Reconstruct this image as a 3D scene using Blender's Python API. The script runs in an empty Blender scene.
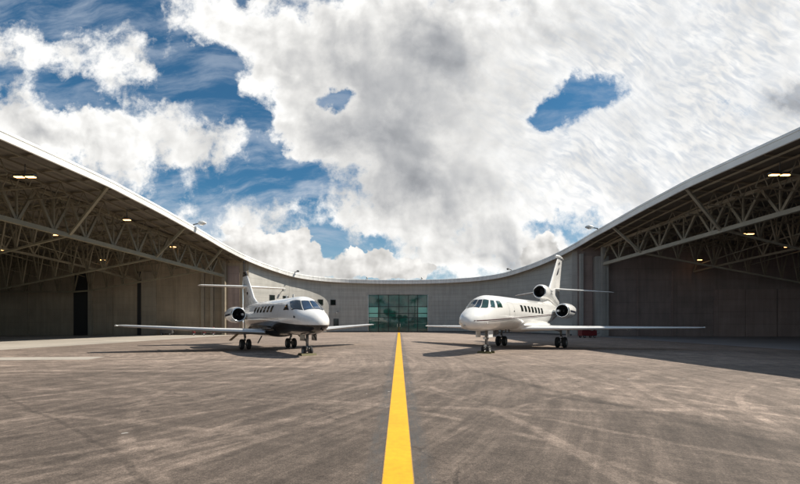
import bpy, bmesh, math, random
from mathutils import Vector, Matrix, noise
R = math.radians
random.seed(7)
scene = bpy.context.scene
col = scene.collection

# ------------------------------------------------------------------ camera
CAM_H = 1.64
cam_d = bpy.data.cameras.new('camera')
cam_d.sensor_width = 36; cam_d.lens = 430/800*36
cam_d.shift_x = 0.00125; cam_d.shift_y = 0.1
cam_d.clip_start = 0.1; cam_d.clip_end = 8000
cam = bpy.data.objects.new('camera', cam_d)
cam.location = (0, 0, CAM_H); cam.rotation_euler = (R(90), 0, 0)
col.objects.link(cam); scene.camera = cam

# ------------------------------------------------------------------ sun, exposure
SUN_AZ = 8.0      # degrees from +X towards +Y
SUN_EL = 46.6
sd = bpy.data.lights.new('sun', 'SUN')
sd.energy = 5.0; sd.angle = R(0.5); sd.color = (1.0, 0.93, 0.82)
sun = bpy.data.objects.new('sun', sd)
to_sun = Vector((math.cos(R(SUN_EL))*math.cos(R(SUN_AZ)), math.cos(R(SUN_EL))*math.sin(R(SUN_AZ)), math.sin(R(SUN_EL))))
sun.rotation_euler = to_sun.to_track_quat('Z', 'Y').to_euler()
sun.location = to_sun*100
col.objects.link(sun)
vs = scene.view_settings
vs.view_transform = 'Standard'; vs.look = 'None'; vs.exposure = 0.45; vs.gamma = 1; vs.use_curve_mapping = False
scene.render.engine = 'CYCLES'
scene.cycles.max_bounces = 8
scene.cycles.diffuse_bounces = 5
scene.cycles.sample_clamp_indirect = 8

# ------------------------------------------------------------------ node helper
class NT:
    def __init__(s, tree): s.t = tree; s.n = tree.nodes; s.l = tree.links
    def new(s, typ, **kw):
        n = s.n.new(typ)
        for k, v in kw.items(): setattr(n, k, v)
        return n
    def put(s, sock, v):
        if isinstance(v, bpy.types.NodeSocket): s.l.new(v, sock)
        else: sock.default_value = v
    def m(s, op, a, b=None, c=None, clamp=False):
        n = s.new('ShaderNodeMath', operation=op); n.use_clamp = clamp
        s.put(n.inputs[0], a)
        if b is not None: s.put(n.inputs[1], b)
        if c is not None: s.put(n.inputs[2], c)
        return n.outputs[0]
    def vm(s, op, a, b=None):
        n = s.new('ShaderNodeVectorMath', operation=op)
        s.put(n.inputs[0], a)
        if b is not None: s.put(n.inputs[1], b)
        return n.outputs['Value'] if op in ('LENGTH', 'DISTANCE', 'DOT_PRODUCT') else n.outputs['Vector']
    def scl(s, a, f):
        n = s.new('ShaderNodeVectorMath', operation='SCALE'); s.put(n.inputs[0], a); s.put(n.inputs['Scale'], f); return n.outputs[0]
    def sep(s, v):
        n = s.new('ShaderNodeSeparateXYZ'); s.l.new(v, n.inputs[0]); return n.outputs
    def comb(s, x, y, z):
        n = s.new('ShaderNodeCombineXYZ'); s.put(n.inputs[0], x); s.put(n.inputs[1], y); s.put(n.inputs[2], z); return n.outputs[0]
    def noise(s, v, scale, detail=4, rough=.55, dist=0, out=0):
        n = s.new('ShaderNodeTexNoise'); s.l.new(v, n.inputs['Vector'])
        n.inputs['Scale'].default_value = scale; n.inputs['Detail'].default_value = detail
        n.inputs['Roughness'].default_value = rough; n.inputs['Distortion'].default_value = dist
        return n.outputs[out]
    def ss(s, v, a, b, lo=0., hi=1.):
        n = s.new('ShaderNodeMapRange', interpolation_type='SMOOTHSTEP')
        s.put(n.inputs[0], v); s.put(n.inputs[1], a); s.put(n.inputs[2], b); s.put(n.inputs[3], lo); s.put(n.inputs[4], hi)
        return n.outputs[0]
    def mix(s, f, a, b, mode='MIX'):
        n = s.new('ShaderNodeMix', data_type='RGBA', blend_type=mode)
        s.put(n.inputs[0], f); s.put(n.inputs[6], a); s.put(n.inputs[7], b); return n.outputs[2]

def C(r, g=None, b=None):
    if g is None: g = b = r
    return (r, g, b, 1)

# ------------------------------------------------------------------ world: sky with clouds
w = bpy.data.worlds.new('World'); scene.world = w; w.use_nodes = True
t = NT(w.node_tree)
for n in list(t.n): t.n.remove(n)
out = t.new('ShaderNodeOutputWorld'); bg = t.new('ShaderNodeBackground')
t.l.new(bg.outputs[0], out.inputs[0]); bg.inputs['Strength'].default_value = 0.1
sky = t.new('ShaderNodeTexSky'); sky.sky_type = 'NISHITA'; sky.sun_disc = False
sky.sun_elevation = R(SUN_EL); sky.sun_rotation = R(90-SUN_AZ); sky.altitude = 0
sky.air_density = 1.0; sky.dust_density = 0.6; sky.ozone_density = 2.5
tc = t.new('ShaderNodeTexCoord')
d = tc.outputs['Generated']
dx, dy, dz = t.sep(d)
yy = t.m('MAXIMUM', dy, .12)
u = t.m('DIVIDE', dx, yy); v = t.m('DIVIDE', dz, yy)
uv = t.comb(u, v, 0)
# ragged edges
w1 = t.vm('SUBTRACT', t.noise(uv, 3.0, 3, .5, 0, 1), (.5, .5, .5))
w2 = t.vm('SUBTRACT', t.noise(uv, 12, 6, .62, 0, 1), (.5, .5, .5))
uvw = t.vm('ADD', t.vm('ADD', uv, t.scl(w1, .18)), t.scl(w2, .10))
wu, wv, _ = t.sep(uvw)
def blob(px, py, rx, ry, wt, ang=0, src=(wu, wv)):
    cu = (px-399)/430; cv = (322-py)/430
    a = t.m('SUBTRACT', src[0], cu); b = t.m('SUBTRACT', src[1], cv)
    ca, sa = math.cos(R(ang)), math.sin(R(ang))
    p = t.m('DIVIDE', t.m('ADD', t.m('MULTIPLY', a, ca), t.m('MULTIPLY', b, sa)), rx/430)
    q = t.m('DIVIDE', t.m('SUBTRACT', t.m('MULTIPLY', b, ca), t.m('MULTIPLY', a, sa)), ry/430)
    r2 = t.m('ADD', t.m('MULTIPLY', p, p), t.m('MULTIPLY', q, q))
    return t.m('MULTIPLY', t.m('EXPONENT', t.m('MULTIPLY', r2, -1.0)), wt)
def total(lst):
    s = None
    for x in lst: s = x if s is None else t.m('ADD', s, x)
    return s
clouds = total([
    blob(55, 48, 110, 20, .62, -14), blob(135, 72, 50, 30, .45, -10), blob(20, 112, 70, 30, .55, -15), blob(175, 45, 26, 14, .35, 0),
    blob(130, 148, 100, 26, 1.0, -14), blob(60, 155, 80, 34, .95), blob(215, 160, 50, 16, .6, -14), blob(235, 22, 50, 26, .75, -20), blob(270, 80, 42, 60, .75, -30), blob(175, 120, 36, 22, .45), blob(205, 15, 40, 18, .7), blob(175, 205, 90, 12, .4, -18), blob(270, 150, 40, 14, .4, -10), blob(215, 100, 16, 12, .35),
    blob(330, 40, 90, 50, 1.0, -10), blob(420, 120, 110, 100, 1.6), blob(490, 60, 80, 70, 1.2), blob(300, 130, 50, 30, .6, -30),
    blob(400, 200, 70, 30, .9), blob(500, 190, 60, 50, .9), blob(455, 255, 90, 22, .8), blob(380, 225, 50, 12, .6),
    blob(720, 60, 150, 140, 1.6, 20), blob(640, 190, 90, 40, .8, 25), blob(590, 20, 60, 40, .5), blob(560, 175, 40, 30, .45),
    blob(340, 215, 60, 10, .3), blob(285, 225, 60, 8, .25), blob(215, 185, 60, 12, .35, -5), blob(790, 100, 14, 14, 1.)])
holes = total([
    blob(95, 8, 60, 12, .9, -10), blob(150, 22, 26, 14, .7, -40), blob(160, 95, 30, 16, .7, 10), blob(60, 112, 30, 8, .5, -15), blob(262, 105, 12, 26, .6, -20), blob(285, 175, 60, 14, .6, -10), blob(205, 75, 20, 36, 1.0, 30), blob(228, 118, 36, 16, .9, -40), blob(160, 60, 10, 10, .5),
    blob(95, 104, 44, 12, .95, -12), blob(190, 100, 14, 16, .55),
    blob(318, 104, 14, 9, 1.1), blob(336, 98, 12, 10, 2.0), blob(300, 168, 46, 13, .7, -8), blob(232, 60, 12, 16, .6, 20), blob(575, 96, 40, 22, 1.75, 24), blob(536, 118, 18, 10, 1.1), blob(618, 84, 26, 14, .7), blob(250, 185, 110, 22, 1.0, -6), blob(150, 205, 60, 14, .5, -20),
    blob(335, 255, 50, 14, .9), blob(540, 223, 22, 9, .9), blob(520, 184, 8, 6, .6), blob(302, 12, 34, 10, .65), blob(8, 6, 26, 8, .4), blob(330, 235, 60, 10, .6),
    blob(455, 2, 18, 6, .3)])
n1 = t.noise(uvw, 6.8, 9, .62)
n2 = t.noise(uv, 17, 6, .62)
den = t.m('ADD', t.m('SUBTRACT', t.m('MINIMUM', clouds, 1.6), holes), t.m('ADD', t.m('MULTIPLY', t.m('SUBTRACT', n1, .5), 3.3), t.m('MULTIPLY', t.m('SUBTRACT', n2, .5), 2.3)))
alpha = t.ss(den, -.08, .85)
def rotscale(v_, ang, sx, sy):
    a = t.new('ShaderNodeVectorRotate'); a.rotation_type = 'Z_AXIS'; t.l.new(v_, a.inputs['Vector']); a.inputs['Angle'].default_value = R(ang)
    return t.vm('MULTIPLY', a.outputs[0], (sx, sy, 1))
rip = t.noise(rotscale(t.vm('ADD', uv, t.scl(w1, .12)), 35, 26, 80), 1.0, 3, .5, .3)
rip2 = t.noise(rotscale(t.vm('ADD', uv, t.scl(w1, .12)), -40, 3, 11), 1.0, 4, .55, .3)
rmask = t.m('MINIMUM', total([blob(690, 80, 150, 130, 1.3, 15, (u, v)), blob(580, 150, 70, 60, .6, 15, (u, v))]), 1.0)
rel_w = t.vm('ADD', uv, t.scl(w1, .16))
def relief(sc, off, det=3, src=None):
    src = src or rel_w
    a = t.noise(src, sc, det, .5)
    b = t.noise(t.vm('ADD', src, off), sc, det, .5)
    return t.m('SUBTRACT', a, b)
rel = t.m('ADD', t.m('MULTIPLY', relief(4.6, (.04, .035, 0), 3), 1.05), t.m('MULTIPLY', relief(15, (.014, .012, 0), 3), .50))
grey = total([blob(392, 112, 85, 80, .85), blob(440, 45, 55, 40, .55, -10), blob(405, 190, 70, 22, .75), blob(470, 245, 100, 20, .45), blob(350, 140, 70, 30, .35), blob(340, 60, 50, 24, .25),
              blob(120, 170, 90, 16, .40, -10), blob(20, 140, 60, 14, .35), blob(40, 80, 60, 10, .30, -12), blob(560, 255, 44, 12, .3), blob(792, 104, 17, 16, 2.6)])
gn = t.noise(rel_w, 3.4, 5, .55)
shade = t.m('MULTIPLY', t.m('MINIMUM', grey, 1.15), t.ss(gn, .2, .8, .82, 1.04))
thick = t.ss(den, .5, 1.9, 0, .10)
br = t.m('SUBTRACT', t.m('SUBTRACT', 1.07, thick), t.m('MULTIPLY', shade, .32))
soft = t.m('MINIMUM', blob(395, 120, 110, 100, .7, 0, (u, v)), .55)
br = t.m('SUBTRACT', br, t.m('MULTIPLY', rel, t.m('SUBTRACT', t.m('SUBTRACT', 1.0, t.m('MULTIPLY', rmask, .7)), soft, clamp=True)))
ripw = t.m('MULTIPLY', rmask, t.m('ADD', t.m('MULTIPLY', t.ss(rip, .32, .64, 1, 0), t.ss(rip2, .35, .6, .35, 1)), t.ss(rip2, .40, .70, .35, 0)))
br = t.m('MAXIMUM', t.m('MINIMUM', br, 1.08), .40)
ccol = t.mix(t.ss(br, .5, .95), C(.90, .935, 1.0), C(1.0, .99, .965))
ccol = t.scl(ccol, t.m('MULTIPLY', t.m('POWER', br, 1.75), 6.9))
ccol = t.mix(t.m('MULTIPLY', ripw, .55), ccol, C(3.6, 4.1, 4.8))
# low cumulus, crisp tops
cu_n = t.noise(uv, 14, 4, .55, 0, 1)
cu_f = t.noise(uv, 40, 4, .55, 0, 1)
uvc = t.vm('ADD', uv, t.vm('ADD', t.scl(t.vm('SUBTRACT', cu_n, (.5, .5, .5)), .085), t.scl(t.vm('SUBTRACT', cu_f, (.5, .5, .5)), .03)))
cu_, cv_, _ = t.sep(uvc); S = (cu_, cv_)
cum = total([blob(229, 225, 13, 7, 1.2, 0, S), blob(248, 228, 12, 7, .9, 0, S), blob(262, 240, 24, 14, 1.3, 0, S), blob(300, 244, 20, 12, 1.3, 0, S), blob(290, 264, 52, 15, 1.6, 0, S), blob(235, 252, 26, 14, 1.2, -10, S),
             blob(354, 252, 9, 8, 1.1, 0, S), blob(368, 258, 18, 10, 1.3, 0, S), blob(388, 270, 40, 9, 1.6, 0, S), blob(415, 266, 14, 7, 1.2, 0, S), blob(330, 276, 30, 6, 1.0, 0, S),
             blob(540, 244, 22, 12, 1.4, 0, S), blob(545, 262, 34, 10, 1.2, 0, S)])
ca = t.ss(cum, .60, .80)
cb = total([blob(262, 232, 22, 9, .5, 0, S), blob(298, 237, 18, 8, .5, 0, S), blob(358, 248, 14, 7, .5, 0, S), blob(545, 237, 22, 7, .4, 0, S), blob(229, 221, 14, 6, .5, 0, S), blob(410, 262, 24, 6, .4, 0, S), blob(300, 262, 30, 8, .35, 0, S)])
cbr = t.m('MINIMUM', t.m('ADD', t.m('ADD', .86, t.m('MULTIPLY', cb, .36)), t.m('MULTIPLY', relief(18, (.010, .014, 0), 3, uv), -.8)), 1.05)
ccum = t.scl(C(1.0, .98, .945)[:3], t.m('MULTIPLY', t.m('POWER', cbr, 1.6), 6.9))
haze = t.ss(dz, 0.0, .30, .62, 0)
skyc = t.mix(1.0, sky.outputs[0], C(.27, .57, .66), 'MULTIPLY')
skyc = t.mix(haze, skyc, C(4.0, 4.8, 5.4))
# thin streaked veil
veil = t.noise(rotscale(rel_w, -6, 2.6, 8), 1.6, 7, .62)
thin = t.m('MULTIPLY', t.ss(veil, .40, .68), t.m('ADD', .42, t.m('MINIMUM', total([blob(260, 190, 160, 46, .5, 0, (u, v)), blob(60, 20, 120, 40, .15, 0, (u, v))]), .5)))
skyc = t.mix(thin, skyc, C(4.0, 4.5, 5.2))
c1 = t.mix(alpha, skyc, ccol)
c1 = t.mix(ca, c1, ccum)
t.l.new(c1, bg.inputs['Color'])
w.cycles.sampling_method = 'MANUAL'; w.cycles.sample_map_resolution = 1024

# ------------------------------------------------------------------ materials
def material(name, base=(.5, .5, .5), rough=.6, metal=0, spec=.5, coat=0, var=.0, vscale=3., bump=0., bscale=40., emit=None, emstr=0):
    m = bpy.data.materials.new(name); m.use_nodes = True
    k = NT(m.node_tree); p = k.n['Principled BSDF']
    p.inputs['Roughness'].default_value = rough; p.inputs['Metallic'].default_value = metal
    p.inputs['Specular IOR Level'].default_value = spec; p.inputs['Coat Weight'].default_value = coat
    p.inputs['Coat Roughness'].default_value = .05
    tcn = k.new('ShaderNodeTexCoord'); o = tcn.outputs['Object']
    if var > 0:
        n = k.noise(o, vscale, 5, .6)
        f = k.ss(n, .25, .75, 1-var, 1+var)
        c = k.scl(tuple(base), f); k.l.new(c, p.inputs['Base Color'])
        k.l.new(k.ss(n, .3, .7, max(rough-.08, 0), min(rough+.08, 1)), p.inputs['Roughness'])
    else: p.inputs['Base Color'].default_value = C(*base)
    if bump > 0:
        b = k.new('ShaderNodeBump'); b.inputs['Strength'].default_value = bump; b.inputs['Distance'].default_value = .01
        k.l.new(k.noise(o, bscale, 4, .6), b.inputs['Height']); k.l.new(b.outputs[0], p.inputs['Normal'])
    if emit: p.inputs['Emission Color'].default_value = C(*emit); p.inputs['Emission Strength'].default_value = emstr
    return m

def panel_material(name, base, rough, hstep=0., vstep=0., depth=.25, var=.1, metal=0.0, ribs=0, streak=.12, axis=0):
    """sheet-metal cladding: horizontal / vertical joints and dirt streaks, in object space"""
    m = bpy.data.materials.new(name); m.use_nodes = True
    k = NT(m.node_tree); p = k.n['Principled BSDF']
    p.inputs['Roughness'].default_value = rough; p.inputs['Metallic'].default_value = metal
    o = k.new('ShaderNodeTexCoord').outputs['Object']
    x, y, z = k.sep(o)
    h = x if axis == 0 else y
    f = k.ss(k.noise(o, .35, 5, .6), .25, .75, 1-var, 1+var)
    st = k.noise(k.comb(k.m('MULTIPLY', h, 3.), k.m('MULTIPLY', y, .0), k.m('MULTIPLY', z, .25)), 1., 5, .6)
    f = k.m('MULTIPLY', f, k.ss(st, .3, .7, 1-streak, 1+streak*.5))
    hgt = None
    def groove(coord, step, wd):
        a = k.m('PINGPONG', k.m('DIVIDE', coord, step), .5)
        return k.ss(a, 0.0, wd/step)
    g = None
    if hstep: g = groove(z, hstep, .025)
    if vstep:
        g2 = groove(h, vstep, .02); g = g2 if g is None else k.m('MULTIPLY', g, g2)
    if hstep:   # every sheet a slightly different tone
        wn = k.new('ShaderNodeTexWhiteNoise'); wn.noise_dimensions = '2D'
        k.l.new(k.comb(k.m('FLOOR', k.m('ADD', k.m('DIVIDE', z, hstep), .5)), k.m('FLOOR', k.m('DIVIDE', h, vstep or 6.)), 0), wn.inputs['Vector'])
        f = k.m('MULTIPLY', f, k.ss(wn.outputs[0], 0, 1, .95, 1.05))
    if g is not None: f = k.m('MULTIPLY', f, k.m('ADD', 1-depth, k.m('MULTIPLY', g, depth)))
    k.l.new(k.scl(tuple(base), f), p.inputs['Base Color'])
    b = k.new('ShaderNodeBump'); b.inputs['Strength'].default_value = .6; b.inputs['Distance'].default_value = .03
    hh = k.m('MULTIPLY', k.noise(o, 1.5, 3, .5), .3)
    if g is not None: hh = k.m('ADD', hh, g)
    if ribs:
        hh = k.m('ADD', hh, k.m('MULTIPLY', k.m('PINGPONG', k.m('MULTIPLY', z if ribs > 0 else h, abs(ribs)), 1.0), .6))
    k.l.new(hh, b.inputs['Height']); k.l.new(b.outputs[0], p.inputs['Normal'])
    return m

M = {}
M['facade'] = panel_material('grey metal cladding', (.385, .372, .338), .55, hstep=.62, vstep=5.4, depth=.28, var=.06)
M['hangar_wall_warm'] = panel_material('tan corrugated cladding', (.265, .212, .148), .75, hstep=1.55, vstep=3.1, depth=.3, var=.15, ribs=-3)
M['hangar_wall_dark'] = panel_material('red brown corrugated cladding', (.245, .185, .162), .75, hstep=1.3, vstep=4.2, depth=.35, var=.15, ribs=-3)
M['door_leaf'] = panel_material('brown door leaf', (.30, .215, .185), .7, hstep=1.4, vstep=3.0, depth=.4, var=.12)
M['pilaster'] = panel_material('grey painted steel column', (.34, .32, .29), .6, hstep=1.2, depth=.15, var=.1)
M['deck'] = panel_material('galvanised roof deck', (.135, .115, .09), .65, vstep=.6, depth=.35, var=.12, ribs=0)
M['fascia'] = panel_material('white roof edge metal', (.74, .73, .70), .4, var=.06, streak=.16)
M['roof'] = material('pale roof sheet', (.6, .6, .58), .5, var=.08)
M['steel_brown'] = material('olive brown truss steel', (.165, .138, .092), .6, var=.25, vscale=.7)
M['steel_olive'] = material('weathered truss chord', (.195, .17, .115), .6, var=.2, vscale=.8)
M['pilaster_tan'] = panel_material('tan steel column', (.25, .21, .155), .6, hstep=1.2, depth=.15, var=.1)
M['steel'] = material('painted truss steel', (.24, .20, .145), .6, var=.22, vscale=.7)
M['steel_light'] = material('pale truss steel', (.36, .32, .25), .6, var=.15, vscale=.8)
M['gap_shade'] = material('painted door recess shade', (.015, .014, .013), .8)  # near-black colour stands in for the shade inside the door openings
M['trim'] = material('dark trim', (.06, .06, .06), .5)
M['white_paint'] = material('aircraft white paint', (.80, .79, .765), .28, coat=.6, var=.03, vscale=.8)
M['metal_lip'] = material('polished aluminium', (.78, .78, .77), .22, metal=1)
M['duct'] = material('dark intake duct', (.03, .03, .032), .5)
M['fan'] = material('fan blades', (.03, .03, .032), .7, metal=.1)
M['gear_metal'] = material('gear leg paint', (.22, .22, .215), .4, metal=.3, var=.15, vscale=8)
M['oleo'] = material('chromed oleo', (.8, .8, .8), .12, metal=1)
M['rubber'] = material('tyre rubber', (.018, .018, .018), .75, bump=.3)
M['hub'] = material('wheel hub', (.35, .35, .34), .4, metal=.5)
M['black_paint'] = material('gloss black paint', (.010, .010, .012), .18, coat=.7)
M['navy'] = material('navy stripe', (.02, .022, .04), .3)
M['maroon'] = material('maroon stripe', (.07, .02, .025), .3)
M['wing_grey'] = material('wing skin', (.62, .62, .61), .35, metal=.15, var=.06, vscale=1.2)
M['deice'] = material('bare leading edge', (.42, .42, .42), .3, metal=.9)
M['tan_door'] = material('gear door tan underside', (.42, .30, .18), .5)
M['lens_glass'] = material('lamp lens', (.85, .85, .82), .08, spec=.8, coat=1)
M['lamp_body'] = material('lamp housing', (.05, .05, .05), .5)
M['lit'] = material('lit lamp', (1, .8, .5), .5, emit=(1, .50, .17), emstr=4.5)
M['red_cart'] = material('red enamel', (.16, .012, .015), .4)
M['white_cart'] = material('white enamel', (.6, .6, .58), .4)
M['chock'] = material('chock rubber yellow', (.10, .085, .03), .7)
M['shutter'] = material('window frame dark', (.05, .05, .048), .5)
M['win_glass'] = material('tinted window glass', (.010, .016, .014), .08, spec=.7)
M['mullion'] = material('dark green mullion', (.012, .03, .026), .6)
M['jade'] = material('pale jade glazing panel', (.24, .62, .50), .12, spec=.6)
M['eave_soffit'] = material('soffit', (.30, .29, .27), .7, var=.1)

def glass_mat(name, tint, rough, ior=1.7):
    m = bpy.data.materials.new(name); m.use_nodes = True
    k = NT(m.node_tree); p = k.n['Principled BSDF']
    p.inputs['Roughness'].default_value = rough; p.inputs['IOR'].default_value = ior
    o = k.new('ShaderNodeTexCoord').outputs['Object']
    k.l.new(k.scl(tuple(tint), k.ss(k.noise(o, .6, 4, .6), .3, .7, .6, 1.4)), p.inputs['Base Color'])
    b = k.new('ShaderNodeBump'); b.inputs['Strength'].default_value = .08; b.inputs['Distance'].default_value = .02
    k.l.new(k.noise(o, .5, 2, .5), b.inputs['Height']); k.l.new(b.outputs[0], p.inputs['Normal'])
    return m
M['curtain'] = glass_mat('green curtain wall glass', (.022, .115, .088), .03, 1.7)
M['cockpit'] = glass_mat('cockpit glass', (.012, .022, .030), .03, 2.0)
M['cockpit_blue'] = glass_mat('cockpit glass blue tint', (.02, .045, .09), .03, 2.1)
M['cockpit_green'] = glass_mat('cockpit glass green tint', (.02, .06, .05), .03, 1.9)

def panel_lines(k, x, ph_z, c):
    a = k.m('PINGPONG', k.m('DIVIDE', k.m('ADD', x, .37), 1.27), .5)
    g = k.ss(a, .0, .008, .80, 1.0)
    a2 = k.m('ABSOLUTE', k.m('SUBTRACT', ph_z, 2.62)); g = k.m('MULTIPLY', g, k.ss(a2, .002, .008, .86, 1.0))
    o = k.new('ShaderNodeTexCoord').outputs['Object']
    st = k.noise(k.vm('MULTIPLY', o, (2.2, 6, .5)), 1.0, 5, .65)
    g = k.m('MULTIPLY', g, k.ss(st, .3, .75, 1.0, .93))
    return k.mix(1.0, c, k.comb(g, g, g), 'MULTIPLY')
def skin():
    m = bpy.data.materials.new('aircraft skin white'); m.use_nodes = True
    k = NT(m.node_tree); p = k.n['Principled BSDF']
    p.inputs['Roughness'].default_value = .22; p.inputs['Coat Weight'].default_value = .7; p.inputs['Coat Roughness'].default_value = .04
    x, y, z = k.sep(k.new('ShaderNodeTexCoord').outputs['Object'])
    k.l.new(panel_lines(k, x, z, C(.80, .79, .76)), p.inputs['Base Color'])
    return m
M['skin'] = skin()
# two-tone livery of the left jet (paint boundary in the aircraft's own height / length)
def livery():
    m = bpy.data.materials.new('white over black livery'); m.use_nodes = True
    k = NT(m.node_tree); p = k.n['Principled BSDF']
    p.inputs['Roughness'].default_value = .25; p.inputs['Coat Weight'].default_value = .6; p.inputs['Coat Roughness'].default_value = .05
    x, y, z = k.sep(k.new('ShaderNodeTexCoord').outputs['Object'])
    edge = k.m('ADD', 1.50, k.ss(x, .0, 7.0, .0, .26))
    below = k.m('LESS_THAN', z, edge)
    s0 = k.m('ADD', edge, .10)
    stripe = k.m('MULTIPLY', k.m('GREATER_THAN', z, s0), k.m('LESS_THAN', z, k.m('ADD', s0, .035)))
    stripe = k.m('MULTIPLY', stripe, k.m('GREATER_THAN', x, 3.2))
    c = k.mix(stripe, C(.80, .79, .77), C(.03, .03, .05))
    c = panel_lines(k, x, z, c)
    c = k.mix(below, c, C(.010, .010, .012))
    k.l.new(c, p.inputs['Base Color'])
    return m
M['livery'] = livery()

# ------------------------------------------------------------------ ground material
def ground_material():
    m = bpy.data.materials.new('worn asphalt'); m.use_nodes = True
    k = NT(m.node_tree); p = k.n['Principled BSDF']
    o = k.new('ShaderNodeTexCoord').outputs['Object']
    o = k.vm('MULTIPLY', o, (1, 1, 0))
    jit = k.scl(k.vm('SUBTRACT', k.noise(o, .7, 4, .6, 0, 1), (.5, .5, .5)), .35)
    q = k.vm('ADD', o, jit); x, y, _ = k.sep(q); x0, y0, _ = k.sep(o)
    def line(x1, y1, x2, y2, wd, src=(x, y)):
        L = math.hypot(x2-x1, y2-y1); ux, uy = (x2-x1)/L, (y2-y1)/L
        a = k.m('SUBTRACT', src[0], x1); b = k.m('SUBTRACT', src[1], y1)
        s = k.m('ADD', k.m('MULTIPLY', a, ux), k.m('MULTIPLY', b, uy))
        dd = k.m('ABSOLUTE', k.m('SUBTRACT', k.m('MULTIPLY', b, ux), k.m('MULTIPLY', a, uy)))
        return k.m('MULTIPLY', k.ss(dd, wd*.4, wd, 1, 0), k.m('MULTIPLY', k.ss(s, -wd, wd), k.ss(s, L-wd, L+wd, 1, 0)))
    def ring(cx, cy, r, wd, src=(x0, y0)):
        a = k.m('SUBTRACT', src[0], cx); b = k.m('SUBTRACT', src[1], cy)
        dd = k.m('ABSOLUTE', k.m('SUBTRACT', k.m('SQRT', k.m('ADD', k.m('MULTIPLY', a, a), k.m('MULTIPLY', b, b))), r))
        return k.ss(dd, wd*.5, wd, 1, 0)
    n_big = k.noise(o, .11, 4, .6)
    n_mid = k.noise(o, .55, 6, .65)
    n_fine = k.noise(o, 7, 6, .7)
    n_gr = k.noise(o, 55, 3, .7)
    def rs(ang, sx, sy):
        a = k.new('ShaderNodeVectorRotate'); a.rotation_type = 'Z_AXIS'; k.l.new(o, a.inputs['Vector']); a.inputs['Angle'].default_value = R(ang)
        return k.vm('MULTIPLY', a.outputs[0], (sx, sy, 1))
    n_st = k.noise(rs(-62, .30, 3.0), 1, 5, .68)
    n_st3 = k.noise(rs(-96, .22, 4.2), 1, 5, .68)
    n_st2 = k.noise(rs(-132, .28, 3.4), 1, 5, .68)
    def polar(cx, cy, fr, ft):
        a = k.m('SUBTRACT', x0, cx); b = k.m('SUBTRACT', y0, cy)
        r_ = k.m('SQRT', k.m('ADD', k.m('MULTIPLY', a, a), k.m('MULTIPLY', b, b))); th = k.m('ARCTAN2', b, a)
        return k.noise(k.comb(k.m('MULTIPLY', r_, fr), k.m('MULTIPLY', th, ft), 0), 1, 6, .72)
    pol1 = polar(-21, 17, 3.4, 5.); pol2 = polar(24, -6, 2.8, 5.); pol3 = polar(-9, -16, 3.2, 5.)
    f = k.ss(n_big, .3, .7, .88, 1.12)
    f = k.m('MULTIPLY', f, k.ss(n_mid, .25, .75, .82, 1.20))
    f = k.m('MULTIPLY', f, k.ss(n_st, .3, .75, .90, 1.14))
    f = k.m('MULTIPLY', f, k.ss(n_st2, .35, .75, .94, 1.12))
    f = k.m('MULTIPLY', f, k.ss(n_st3, .3, .72, .92, 1.12))
    for q_, lo_, hi_ in ((pol1, .84, 1.30), (pol2, .88, 1.22), (pol3, .90, 1.20)): f = k.m('MULTIPLY', f, k.ss(q_, .36, .70, lo_, hi_))
    vor = k.new('ShaderNodeTexVoronoi'); vor.feature = 'DISTANCE_TO_EDGE'; vor.inputs['Scale'].default_value = .16
    k.l.new(k.vm('ADD', o, k.scl(k.vm('SUBTRACT', k.noise(o, 1.1, 6, .65, 0, 1), (.5, .5, .5)), 1.1)), vor.inputs['Vector'])
    crack = k.m('MULTIPLY', k.ss(vor.outputs['Distance'], .0015, .0045, 1, 0), k.ss(k.noise(o, .35, 3, .6), .46, .56))
    f = k.m('MULTIPLY', f, k.m('SUBTRACT', 1, k.m('MULTIPLY', crack, .42)))
    scuff = k.m('MULTIPLY', k.ss(k.noise(rs(-75, 1.6, 26), 1, 4, .7), .60, .70), k.ss(k.noise(o, .8, 3, .6), .5, .62))
    f = k.m('MULTIPLY', f, k.m('ADD', 1, k.m('MULTIPLY', scuff, .38)))
    n_spk = k.noise(o, 24, 4, .75)
    f = k.m('MULTIPLY', f, k.ss(n_spk, .38, .64, .82, 1.20))
    f = k.m('MULTIPLY', f, k.ss(n_fine, .25, .75, .78, 1.24))
    f = k.m('MULTIPLY', f, k.ss(n_gr, .38, .62, .76, 1.24))
    # scuffed pale band ahead of the left aircraft
    band = k.m('MULTIPLY', k.ss(y, 10, 14), k.ss(y, 21, 27, 1, 0)); band = k.m('MULTIPLY', band, k.ss(x, -4, -1, 1, 0))
    patch = k.ss(k.noise(k.vm('MULTIPLY', o, (.35, 1.2, 1)), 1.3, 6, .7), .42, .62)
    f = k.m('MULTIPLY', f, k.m('ADD', 1, k.m('MULTIPLY', k.m('MULTIPLY', band, patch), .55)))
    # paler relaid surface on the right with a dark seam
    sx = k.m('SUBTRACT', x, k.m('ADD', 2.55, k.m('MULTIPLY', k.m('SUBTRACT', 14.1, y), .31)))
    side = k.m('MULTIPLY', k.m('MULTIPLY', k.ss(sx, -.1, .5), k.ss(y, 4.2, 8)), .62)
    far = k.ss(y, 13.5, 17)
    side = k.m('MAXIMUM', side, k.m('MULTIPLY', far, k.ss(x, -6, 3, .55, 1)))
    f = k.m('MULTIPLY', f, k.m('ADD', 1, k.m('MULTIPLY', side, .72)))
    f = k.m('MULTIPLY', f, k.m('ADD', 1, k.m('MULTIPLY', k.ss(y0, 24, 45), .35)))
    seam = k.m('MULTIPLY', k.ss(k.m('ABSOLUTE', sx), .05, .22, 1, 0), k.m('MULTIPLY', k.ss(y, 4, 6), k.ss(y, 13, 16, 1, 0)))
    f = k.m('MULTIPLY', f, k.m('SUBTRACT', 1, k.m('MULTIPLY', seam, .26)))
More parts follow.
